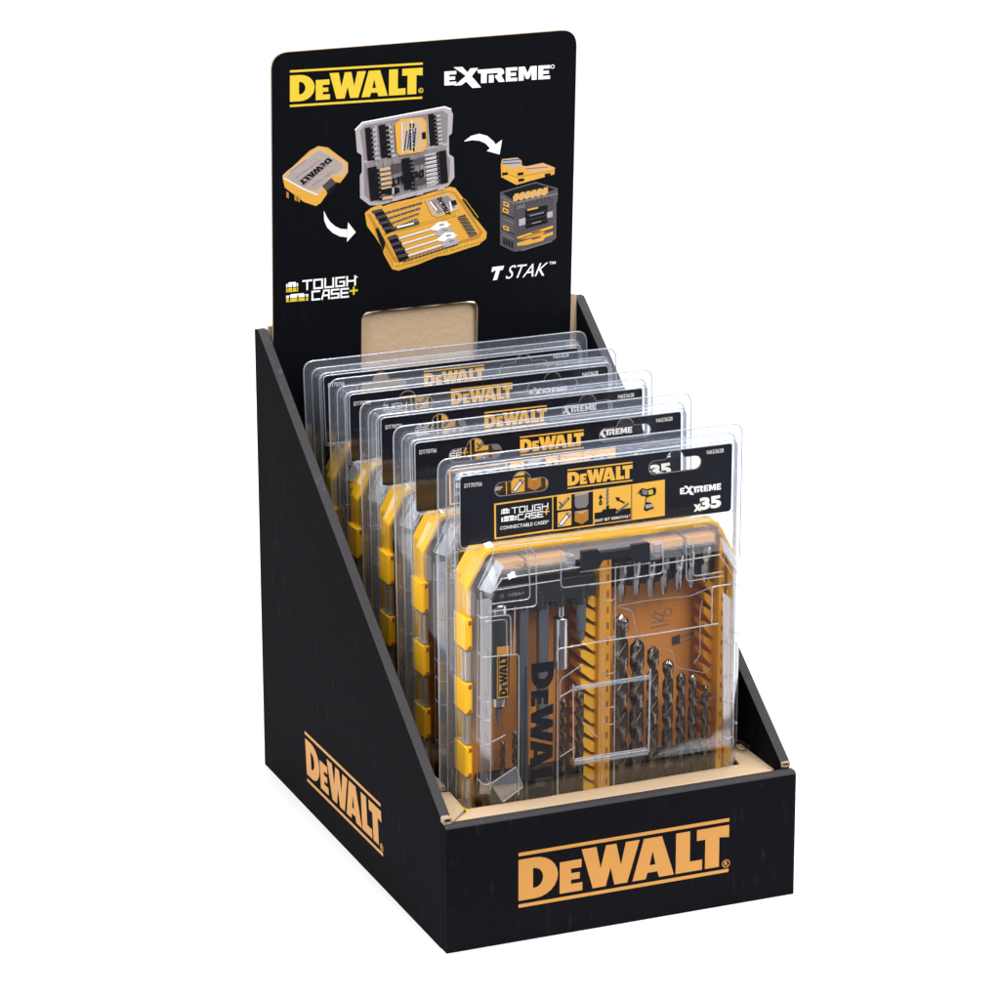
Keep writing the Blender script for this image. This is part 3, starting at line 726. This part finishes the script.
pr.poly([(652, 263), (668, 265), (668, 279), (654, 278)], 'grey', f); pr.poly([(670, 266), (684, 262), (686, 276), (672, 279)], 'yellow', f); pr.poly([(667, 286), (674, 285), (671, 300), (664, 300)], 'yellow', f); pr.line([(640, 274), (652, 272)], .8, 'dgrey', f)
pr.poly([(662, 308), (682, 305), (685, 314), (664, 320)], 'lgrey', f)
pr.text('EASY BIT REMOVAL*', (514, 359), (618, 344.5), (514, 350.5), 'cwhite', bold=.012, f=f)
pr.text('CONNECTABLE CASES*', (235, 382), (378, 363), (235, 371), 'cwhite', bold=.012, f=f)
toughcase(pr, f, {'tough': ((270, 333), (375, 319), (270, 317)), 'case': ((288, 352), (360, 342), (288, 337)), 'plus': ((363, 336), (378, 334), (363, 321)),
    'ic1': ((238, 335), (262, 332), (238, 320)), 'ic2': ((238, 358), (283, 352), (238, 343))}, w=.72, icons=('cwhite', 'cwhite'), plus='camber')
pr.build('card_picture_band', card)

# yellow case ---------------------------------------------------------
def co(d, top=249): return [(12+d, 14+d), (203-d, 14+d), (203-d, 224), (190-d*.5, top-d), (25+d*.5, top-d), (12+d, 226)]
case = link('plastic_case', None, pack); case.location = (0, 0, 0)
mb = MB()
O = rpoly(co(0), 3, 4)
loft(mb, mmP, [(rpoly(co(10), 3, 4), -20), (rpoly(co(7), 3, 4), -18), (rpoly(co(6), 3, 4), 3.5), (O, 5), (O, 20.0), (rpoly(co(2.0), 3, 4), 20.0), (rpoly(co(3.0), 3, 4), 18.0), (rpoly(co(4.0), 3, 4), 7), (rpoly(co(7.0), 3, 4), 6), (rpoly(co(7.6), 3, 4), -11)], 'hyellow', cap0=True, cap1=False)
base = mb.build('case_base', pack, smooth=True)
bpy.data.objects.remove(case); case = base
mb = MB(); _i = rpoly(co(7.55), 3, 4); prism(mb, mmP, _i, -12.5, -11, 'amberfloor'); mb.build('tray_floor', case)
# hinge knuckles on the left side
for v0 in (185.5, 141.5, 97.5, 53.5):
    mb = MB(); box(mb, mmP, 8.2, 13.2, v0, v0+21, 5.5, 25.5, 'hyellow')
    box(mb, mmP, 9.0, 12.6, v0+1.5, v0+19.5, 25.4, 26.6, 'hyellow')
    k = mb.build('hinge_knuckle', case, bevel=.0005)
    mb = MB(); box(mb, mmP, 10.0, 12.2, v0+17.6, v0+20.2, 26.4, 26.9, 'brown'); box(mb, mmP, 10.0, 12.2, v0+.8, v0+3.2, 26.4, 26.9, 'brown'); mb.build('hinge_slot', k)
for v0 in (163.5, 119.5, 75.5, 31.5):
    mb = MB()
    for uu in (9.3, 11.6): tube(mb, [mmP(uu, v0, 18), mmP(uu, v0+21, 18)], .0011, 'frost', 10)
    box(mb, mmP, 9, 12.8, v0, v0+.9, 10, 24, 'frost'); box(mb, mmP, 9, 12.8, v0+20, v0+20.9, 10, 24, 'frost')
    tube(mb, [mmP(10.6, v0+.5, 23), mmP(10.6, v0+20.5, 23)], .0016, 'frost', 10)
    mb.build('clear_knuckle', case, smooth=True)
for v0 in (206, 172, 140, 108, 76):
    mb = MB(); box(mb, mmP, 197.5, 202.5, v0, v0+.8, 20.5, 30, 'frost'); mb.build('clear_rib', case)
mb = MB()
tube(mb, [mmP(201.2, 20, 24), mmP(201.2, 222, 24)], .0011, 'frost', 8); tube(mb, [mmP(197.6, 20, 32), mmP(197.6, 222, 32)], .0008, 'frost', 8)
mb.build('clear_edge', case, smooth=True)

# clear lid
mb = MB()
def lo(d, top): return [(12+d, 14+d), (203-d, 14+d), (203-d, 224-d*.3), (190-d*.35, top), (25+d*.35, top), (12+d, 226-d*.3)]
L0 = rpoly(lo(0, 249), 3, 4); L1 = rpoly(lo(2.2, 246.5), 3, 4); L2 = rpoly(lo(8.6, 235.8), 3, 4); L3 = rpoly(lo(9.5, 234.8), 3, 4)
loft(mb, mmP, [(L0, 20.2), (L1, 28), (L2, 36.6), (L3, 37.5)], 'lid')
lid = mb.build('case_lid', case, smooth=True, sm_angle=12)
mb = MB()
i0 = rpoly(lo(2.5, 245.0), 3, 4); i1 = rpoly(lo(4.5, 243.0), 3, 4); i2 = rpoly(lo(10.2, 234), 3, 4)
for q, na, nb in ((((480.5, 600), (490.5, 598), (490, 794), (480, 794)), 31, 36), (((723, 592), (732.5, 600), (733, 744), (723, 746)), 31, 36)):
    mb = MB(); a, b, c, d = [P3(p, n_) for p, n_ in zip(q, ((na, nb, nb, na) if q[0][0] < 600 else (nb, na, na, nb)))]; off = Vector((0, .0006, 0))
    mb.add([a, b, c, d, a+off, b+off, c+off, d+off], [(0, 1, 2, 3), (7, 6, 5, 4), (0, 1, 5, 4), (1, 2, 6, 5), (2, 3, 7, 6), (3, 0, 4, 7)], 'frost')
    mb.build('lid_side_wall', lid)
mb = MB()
NR = 37.8
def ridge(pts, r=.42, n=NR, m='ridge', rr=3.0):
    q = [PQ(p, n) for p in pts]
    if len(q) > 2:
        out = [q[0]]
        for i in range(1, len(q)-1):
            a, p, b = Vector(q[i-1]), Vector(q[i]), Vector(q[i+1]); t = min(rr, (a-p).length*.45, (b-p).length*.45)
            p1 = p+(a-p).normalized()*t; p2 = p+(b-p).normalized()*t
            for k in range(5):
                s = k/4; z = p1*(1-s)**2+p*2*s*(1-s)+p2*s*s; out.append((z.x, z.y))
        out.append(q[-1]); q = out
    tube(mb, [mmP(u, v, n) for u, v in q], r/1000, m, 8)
ridge([(492, 604), (530, 599), (529, 556), (523, 546)]); ridge([(489, 612), (536.5, 606), (536, 556), (528, 545)])
ridge([(561, 552), (561, 588), (600, 583)]); ridge([(590, 585), (663, 573), (663, 545)])
ridge([(686, 536), (686.5, 581.5), (723, 576)]); ridge([(693, 534), (693, 576.5), (723, 571.5)])
ridge([(480, 618), (510.5, 614.5), (511, 654)]); ridge([(484, 622), (506.5, 619), (507, 655)], .3); ridge([(515, 607), (514, 653)])
ridge([(483, 657.5), (519, 654), (518.5, 795)])
ridge([(557.5, 795), (557, 649), (600, 641.5), (660, 633), (718, 623.5)], .5)
ridge([(718, 624), (711.5, 625), (712, 587), (731, 584)], .55, rr=1.5)
ridge([(497, 590), (560, 580)], .3); ridge([(500, 579), (580, 567)], .45); ridge([(580, 572), (650, 563)], .4); ridge([(650, 566), (720, 554.5)], .45)
ridge([(481, 592), (481.5, 790)], .6, 30); ridge([(491, 600), (490.5, 790)], .45); ridge([(478, 600), (477, 785)], .35, 28)
ridge([(503, 578), (491.5, 593)], .5); ridge([(496, 548), (478, 588)], .5, 24); ridge([(499, 547), (580, 538)], .4, 24); ridge([(655, 528), (712, 520), (736, 560)], .5, 24)
ridge([(719, 554.5), (733, 575), (733, 745)], .5); ridge([(727, 590), (727, 750)], .35, 33)
ridge([(603, 569), (602, 788)], .5, 34); ridge([(615.5, 567), (614, 786)], .5, 34)
for y in (598, 635, 671, 705, 722): ridge([(603, y), (606, y+3), (613, y+2), (615.5, y-1)], .3, 34, rr=1)
for y in (618, 655, 700, 718, 742, 782): ridge([(478, y-3), (482, y+2), (488, y+3), (491, y)], .45, 36, rr=1)
for y in (640, 676, 700, 736): ridge([(722, y), (727, y+3), (733, y+1)], .4, 35, rr=1)
mb.build('lid_ridges', lid, smooth=True, sm_angle=80)
# raised clear frame in the lower middle of the lid
mb = MB()
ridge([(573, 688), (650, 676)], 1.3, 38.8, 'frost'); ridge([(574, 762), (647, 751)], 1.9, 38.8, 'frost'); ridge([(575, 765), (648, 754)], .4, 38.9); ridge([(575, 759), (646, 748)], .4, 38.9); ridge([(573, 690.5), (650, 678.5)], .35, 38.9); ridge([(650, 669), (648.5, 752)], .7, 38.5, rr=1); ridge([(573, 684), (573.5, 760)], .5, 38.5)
ridge([(583, 664), (560, 680), (560, 700)], .3)
mb.build('lid_frame', lid, smooth=True, sm_angle=80)
mb = MB()
for a in ([(491, 784), (516, 767)], [(516, 767), (523, 787)], [(523, 787), (503, 802)], [(492, 742), (505, 735)], [(560, 757), (575, 747)], [(560, 697), (572, 690)], [(583, 722), (597, 737)]):
    mb = MB(); ridge(a, .35); mb.build('lid_rib', lid, smooth=True, sm_angle=80)
mb = MB()
pl = [PQ(p, 37.9) for p in ((491, 784), (516, 767), (523, 787), (503, 803))]; prism(mb, mmP, pl, 36.4, 37.2, 'frost')
mb.build('lid_stop', lid, smooth=True, sm_angle=80)
# chamfer at the lid's upper corners, its white reflection put into the facet colour
mb = MB()
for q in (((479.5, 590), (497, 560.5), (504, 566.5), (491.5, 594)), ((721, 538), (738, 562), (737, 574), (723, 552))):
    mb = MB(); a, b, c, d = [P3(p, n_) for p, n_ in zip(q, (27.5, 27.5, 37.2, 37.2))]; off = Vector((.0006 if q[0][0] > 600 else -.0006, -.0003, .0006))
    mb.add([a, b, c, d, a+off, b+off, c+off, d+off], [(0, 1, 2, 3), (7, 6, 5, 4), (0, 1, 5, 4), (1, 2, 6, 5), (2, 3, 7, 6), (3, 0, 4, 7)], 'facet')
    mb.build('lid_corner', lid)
# lid print
pr = Print(PP, .0384)
pr.word((528.5+3, 664), (528.5+1, 806), (554, 661), 'ink', bars=False)
pr.line([(525.8, 667), (524.5, 806)], .75, 'ink'); pr.line([(556.8, 662), (555, 800)], .75, 'ink')
pr.build('lid_wordmark', lid)

# latch at the top
mb = MB()
lt = [PQ(p, 39) for p in ((580.5, 551), (597, 549), (600, 552), (629, 548), (632, 544.5), (649, 542), (649.5, 560), (634, 562), (630, 556), (602, 560), (598, 567.5), (581, 570))]
prism(mb, mmP, rpoly(lt, .8, 3), 37.6, 40.5, 'blackp'); box(mb, mmP, lt[0][0]+1, lt[6][0]-1, lt[0][1]-4.5, lt[0][1]-2.2, 36.5, 39.5, 'blackp')
mb.build('latch', case, bevel=.0007, smooth=True)
mb = MB()
box(mb, mmP, 75, 80.5, 236, 245, 30, 37, 'frost'); mb.build('latch_mount', case, bevel=.0008); mb = MB(); box(mb, mmP, 137, 142.5, 236, 245, 30, 37, 'frost')
mb.build('latch_mount', case, bevel=.0008)
for a, b in ((32, 50), (52, 80), (138, 163), (166, 186)):
    mb = MB(); box(mb, mmP, a, b, 236.5, 242, 12, 24, 'railp'); box(mb, mmP, a+(b-a)*.4, b-3, 236.2, 237.6, 23, 24.3, 'brown')
    mb.build('top_rail', case, bevel=.0005)

# inside: holders, dividers, tools ---------------------------------------
HNn = 22
def pxbox(mb, x0, y0, x1, y1, n0, n1, m):
    a = PQ((x0, y0), n1); b = PQ((x1, y1), n1); box(mb, mmP, a[0], b[0], b[1], a[1], n0, n1, m)
uL, vT = PQ((493, 588), HNn); uR = PQ((597, 566), HNn)[0]
mb = MB(); box(mb, mmP, uL, uR, vT-15, vT, -11, HNn, 'blackp')
for i, x in enumerate((501, 520, 541, 561, 582)):
    u = PQ((x, 600), HNn)[0]; box(mb, mmP, u-5.6, u+5.6, vT-21+(i % 2), vT-12, -8, HNn-2.5, 'blackp')
    tube(mb, [mmP(u, vT-20, HNn-3), mmP(u, vT-7, HNn-3)], .0035, 'blackp', 12)
holder = mb.build('tool_holder', case, bevel=.0012, smooth=True)
mb = MB(); u0 = PQ((617, 600), HNn)[0]; u1, _ = PQ((721, 600), HNn); vT2 = PQ((618, 561), HNn)[1]
box(mb, mmP, u0, u1, vT2-21, vT2, -11, 11, 'blackp')
for k in range(8):
    u = u0+(k+.5)*(u1-u0)/8; tube(mb, [mmP(u, vT2-22, 9), mmP(u, vT2-5, 9)], .0042, 'blackp', 12)
mb.build('tool_holder', case, bevel=.001, smooth=True)
mb = MB(); box(mb, mmP, u0-2, u1+1, 20, PQ((650, 762), 12)[1], -11, 12, 'blackp'); mb.build('tool_holder', case, bevel=.001)
mb = MB(); box(mb, mmP, uL, uR-8, 20, PQ((540, 778), 14)[1], -11, 14, 'blackp'); mb.build('tool_holder', case, bevel=.001)
# divider between the compartments with sloping yellow fins, and fins at the right wall
mb = MB()
ud = PQ((599, 700), 20)[0]; ud2 = PQ((611, 700), 20)[0]
box(mb, mmP, ud, ud2, 20, vT2+1, -11, 19, 'amberp')
for k in range(19):
    v = 228-k*11; box(mb, mmP, ud2-3.2, ud2-1.6, v, v+5, 18, 19.4, 'brown')
    vv = 215-k*10.2
    fin = [(ud-12, vv+9), (ud+1, vv+2), (ud+1, vv-3.5), (ud-12, vv+3)] if False else [(ud-10.5, vv+5), (ud-7.5, vv+5), (ud+.5, vv+.5), (ud+.5, vv-5.6), (ud-2.5, vv-5.6), (ud-10.5, vv+1)]
    prism(mb, mmP, fin, -4, 14, 'hyellow')
mb.build('divider', case, bevel=.0004)
mb = MB()
ur = PQ((718, 700), 20)[0]; box(mb, mmP, ur, ur+4.2, 20, 238, -11, 18, 'amberp')
for k in range(19):
    vv = 222-k*10.2; prism(mb, mmP, [(ur-6.5, vv+4), (ur-4.5, vv+4), (ur+.5, vv+.5), (ur+.5, vv-5.0), (ur-2.0, vv-5.0), (ur-6.5, vv+.6)], -4, 10, 'amberp')
    box(mb, mmP, ur+2.2, ur+3.4, vv, vv+4, 17.6, 18.4, 'brown')
mb.build('divider', case, bevel=.0004)
# clear inner leaf with the paper window lines
mb = MB()
def leaf(pts, n=16, r=.3): ridge(pts, r, n)
leaf([(617, 607), (632, 610), (636, 632), (648, 648), (672, 650), (675, 667), (705, 673), (712, 666)])
leaf([(702, 600), (700, 612), (700, 655), (694, 663)]); leaf([(617, 606), (650, 600), (690, 596), (716, 585)])
leaf([(616, 700), (622, 711), (660, 706), (716, 697)])
mb.build('inner_leaf', case, smooth=True)

def twist_drill(name, u, vbase, vtip, R, n, parent, turns=None, m='drill', shank=.22):
    mb = MB(); L = vtip-vbase; seg = 20; steps = max(40, int(L*1.6)); pitch = 9.5*R
    rings = []; flute0 = shank*L
    for i in range(steps+1):
        t = i/steps; z = t*L
        if z < flute0: prof = 0
        else: prof = min(1, (z-flute0)/(R*2))
        tip = min(1, (L-z)/(R*.9)+.06); a0 = -2*pi*z/(pitch*2)*2
        ring = []
        for k in range(seg):
            a = 2*pi*k/seg
            r = R*tip*(1-prof*.42*max(0, cos(2*a))**.7)
            ring.append(mmP(u+r*cos(a+a0), vbase+z, n+r*sin(a+a0)))
        rings += ring
    fs = [[i*seg+k, i*seg+(k+1) % seg, (i+1)*seg+(k+1) % seg, (i+1)*seg+k] for i in range(steps) for k in range(seg)]
    fs.append([steps*seg+k for k in range(seg)]); mb.add(rings, fs, m)
    return mb.build(name, parent, smooth=True, sm_angle=50)
for x, y, w in ((620.5, 613, 6.4), (636.5, 637, 6.2), (652.5, 643, 5.0), (667.5, 656, 4.6), (680.5, 669, 3.9), (692, 674, 3.4), (704.5, 683, 3.2)):
    u, v = PQ((x, y), 20)
    twist_drill('twist_drill', u, 60, v-(1.5 if 650 < x < 690 else 0), w*.80, 21, case)
for x, y, w in ((502.5, 740, 2.0), (515, 730, 2.2), (563.5, 698, 2.4), (580, 690, 2.8)):
    u, v = PQ((x, y), 20); twist_drill('twist_drill', u, 60, v, w*.95, 20, case)

def lathe_v(mb, u, n, prof, m, seg=16):
    """prof: list of (v, r)"""
    vs = [mmP(u+r*cos(2*pi*k/seg), v, n+r*sin(2*pi*k/seg)) for v, r in prof for k in range(seg)]
    fs = [[i*seg+k, i*seg+(k+1) % seg, (i+1)*seg+(k+1) % seg, (i+1)*seg+k] for i in range(len(prof)-1) for k in range(seg)]
    fs += [list(range(seg)), [(len(prof)-1)*seg+k for k in range(seg)]]
    mb.add(vs, fs, m)
# row of screwdriver bits hanging from the right holder
for k, (x, y, R) in enumerate(((622, 603, 2.7), (636, 599, 2.8), (651, 598, 3.0), (664.5, 595, 2.7), (678.5, 592, 3.6), (691, 588, 2.6), (705.5, 583, 3.0))):
    u, v = PQ((x, y), 17); mb = MB(); seg = 24; prof = [(v+26, R, 0), (v+17, R, 0), (v+16, R*.75, 0), (v+14.5, R*.75, .1), (v+12.5, R*1.02, .35), (v+5, R*.95, .45), (v+1.2, R*.42, .45), (v, R*.14, .1)]
    vs = []
    for (vv, r, fl) in prof:
        for j in range(seg):
            a = 2*pi*j/seg+.35*k; rr = r*(1-fl*abs(sin(2*a))**.7) if fl else r/max(cos(((a+pi/6) % (pi/3))-pi/6), .1)*.93
            vs.append(mmP(u+rr*cos(a), vv, 17+rr*sin(a)))
    fs = [[i*seg+j, i*seg+(j+1) % seg, (i+1)*seg+(j+1) % seg, (i+1)*seg+j] for i in range(len(prof)-1) for j in range(seg)]
    mb.add(vs, fs+[list(range(seg)), [(len(prof)-1)*seg+j for j in range(seg)]], 'bitsteel'); mb.build('screwdriver_bit', case, smooth=True, sm_angle=40)
# driver with its little plate
u, v1 = PQ((502.5, 606), 24); v2 = PQ((502.5, 616), 24)[1]; v3 = PQ((502.5, 700), 24)[1]; v4 = PQ((502.5, 711), 24)[1]; v5 = PQ((502.5, 731), 24)[1]
mb = MB(); lathe_v(mb, u, 17, [(v2, 7.3), (v3+3, 7.3), (v3+1, 7.0), (v3, 6.0)], 'driverbody', 24)
drv = mb.build('bit_driver', case, smooth=True)
mb = MB(); lathe_v(mb, u, 17, [(v1+6, 2), (v1, 2.2), (v1-.2, 5.4), (v1-1, 6.0), (v2+.1, 6.0)], 'steel', 24); mb.build('driver_collar', drv, smooth=True); mb = MB(); lathe_v(mb, u, 17, [(v3-.1, 5.4), (v4+2, 5.2), (v4, 3.4)], 'steel', 24); mb.build('driver_collar', drv, smooth=True)
mb = MB(); lathe_v(mb, u, 17, [(v4, 2.1), (v5+8, 1.9), (v5+6, 1.2), (v5, .7)], 'gsteel', 6); mb.build('driver_tip', drv, smooth=True)
pr = Print(PP, .0246)
pr.poly([(497, 647), (509, 645.5), (509, 697), (497, 699)], 'amber')
pr.n = .0248; pr.word((507.4, 696), (507.4, 654), (499.6, 697), 'ink', barw=.10, gap=.08); pr.build('driver_wordmark', drv)
# grey flat bars, socket and hex bit
for x, y0, y1, w in ((524.5, 612, 800, 3.4), (544.5, 608, 740, 3.6)):
    u, v = PQ((x, y0), 18); _, vb = PQ((x, y1), 18); mb = MB(); box(mb, mmP, u-w, u+w, vb, v+6, 12, 18, 'gsteel'); mb.build('flat_bit', case, bevel=.0012, smooth=True)
u, v = PQ((562, 617), 20); _, vb = PQ((562, 668), 20)
mb = MB(); lathe_v(mb, u, 18, [(v+9, 2.2), (v+.5, 2.4), (v, 3.6), (v-1, 4.9), (vb, 4.9)], 'steel', 24); mb.build('nut_driver', case, smooth=True)
u, v = PQ((582.5, 607), 20); _, vb = PQ((582.5, 642), 20)
mb = MB(); lathe_v(mb, u, 18, [(v+6, 3.6), (vb+8, 3.6), (vb+7, 2.8), (vb+2, 2.5), (vb, .8)], 'gsteel', 6); mb.build('hex_bit', case, bevel=.0003)
# moulded marks on the left holder, mirror image
pr = Print(PP, .0223)
pr.text('N588079 JM2', (494, 591.5), (526.5, 587), (494, 588), 'lgrey', mirror=True); pr.text('>ABS<', (508, 596.8), (524, 594.4), (508, 593.4), 'lgrey', mirror=True)
pr.ring((502, 596), 1.2, .3, 'lgrey')
pr.build('moulded_mark', holder)
# card label seen in the tray: small grey outlines
pr = Print(PP, -.0105)
pr.ring((668, 612), 3, .5, 'grey'); pr.line([(655, 612), (664, 616), (662, 621), (653, 617), (655, 612)], .5, 'grey'); pr.line([(651, 628), (668, 624)], .8, 'grey'); pr.line([(651, 623), (668, 620)], .5, 'grey')
pr.line([(672, 640), (695, 632)], 1.2, 'grey'); pr.line([(673, 646), (692, 638)], .6, 'grey'); pr.poly([(672, 637), (680, 634), (680, 643), (672, 645)], 'dgrey')
pr.build('tray_marks', case)

# copies ------------------------------------------------------------------
LAB = ['frontmost clear blister pack, its whole tool case in full view', 'second clear blister pack from the front, directly behind the frontmost one',
       'middle clear blister pack, two packs in front of it and two behind', 'fourth clear blister pack from the front, next to last before the header board',
       'rearmost clear blister pack, leaning back in front of the kraft window']
HIDDEN = {'twist_drill', 'screwdriver_bit', 'bit_driver', 'flat_bit', 'nut_driver', 'hex_bit', 'tray_marks', 'moulded_mark'}
def stem(n): return n.split('.')[0]
def copy_tree(o, parent):
    c = o.copy(); COL.objects.link(c)
    if parent: c.parent = parent
    for ch in kid_map.get(o.name, []):
        copy_tree(ch, c)
    return c
kid_map = {}
for o in list(COL.objects):
    if o.parent: kid_map.setdefault(o.parent.name, []).append(o)
for i, (y, t) in enumerate(PACKS):
    o = pack if i == 0 else copy_tree(pack, None)
    o.location = (XL+PW/2, y, ZB); o.rotation_euler = (-radians(t), 0, 0)
    tag(o, LAB[i], 'blister pack', 'clear blister packs in a row in the display box')

# ------------------------------------------------------------------ table and light
ca, sa = cos(radians(-22.35)), sin(radians(-22.35))
mb = MB(); box(mb, lambda x, y, z: Vector((x*ca-y*sa, x*sa+y*ca, z)), -1.6, 2.0, -.078, 2.3, -.03, 0, 'floor'); tag(mb.build('table_top'), kind='structure')

w = bpy.data.worlds.new('World'); S.world = w; w.use_nodes = True
nt = w.node_tree; N = nt.nodes; L = nt.links; bg = N['Background']
tc = N.new('ShaderNodeTexCoord'); sp = N.new('ShaderNodeSeparateXYZ'); L.new(tc.outputs['Generated'], sp.inputs[0])
# made-up world gradient: white behind and left, dark in front for clean reflections
dt = N.new('ShaderNodeVectorMath'); dt.operation = 'DOT_PRODUCT'; L.new(tc.outputs['Generated'], dt.inputs[0]); dt.inputs[1].default_value = (-.5, .87, 0)
rp = N.new('ShaderNodeValToRGB'); mr = N.new('ShaderNodeMapRange'); mr.inputs['From Min'].default_value = -1; mr.inputs['From Max'].default_value = 1
L.new(dt.outputs['Value'], mr.inputs['Value']); L.new(mr.outputs[0], rp.inputs[0])
rp.color_ramp.elements[0].position = .30; rp.color_ramp.elements[0].color = (.16, .165, .18, 1)
rp.color_ramp.elements[1].position = .55; rp.color_ramp.elements[1].color = (1.08, 1.08, 1.08, 1)
L.new(rp.outputs[0], bg.inputs[0]); bg.inputs[1].default_value = 1.0

def area(name, loc, target, size, power, col=(1, 1, 1), sy=None):
    l = bpy.data.lights.new(name, 'AREA'); l.energy = power; l.color = col; l.size = size
    if sy: l.shape = 'RECTANGLE'; l.size_y = sy
    o = bpy.data.objects.new(name, l); COL.objects.link(o); o.location = loc
    o.rotation_euler = (Vector(target)-Vector(loc)).to_track_quat('-Z', 'Y').to_euler(); return o
area('added_light_above', (.1, .3, 2.7), (.1, .3, 0), 4.4, 150)  # added lamp out of view, keeps the table top clipped white
area('added_light_left', (-1.8, -1.0, 1.5), (.1, .1, .2), .8, 11, sy=1.3)  # unseen lamp added to lift the table beside the box
area('added_light_front', (.5, -2.0, 2.0), (.12, .1, .2), .9, 68, sy=1.0)  # unseen lamp added to brighten the front faces and cards

S.render.engine = 'CYCLES'
C = S.cycles; C.use_denoising = True; C.max_bounces = 14; C.transparent_max_bounces = 96; C.transmission_bounces = 8; C.glossy_bounces = 5; C.diffuse_bounces = 4
C.caustics_reflective = False; C.caustics_refractive = False; C.sample_clamp_indirect = 6
vs = S.view_settings; vs.view_transform = 'Standard'; vs.look = 'None'; vs.exposure = 0; vs.gamma = 1
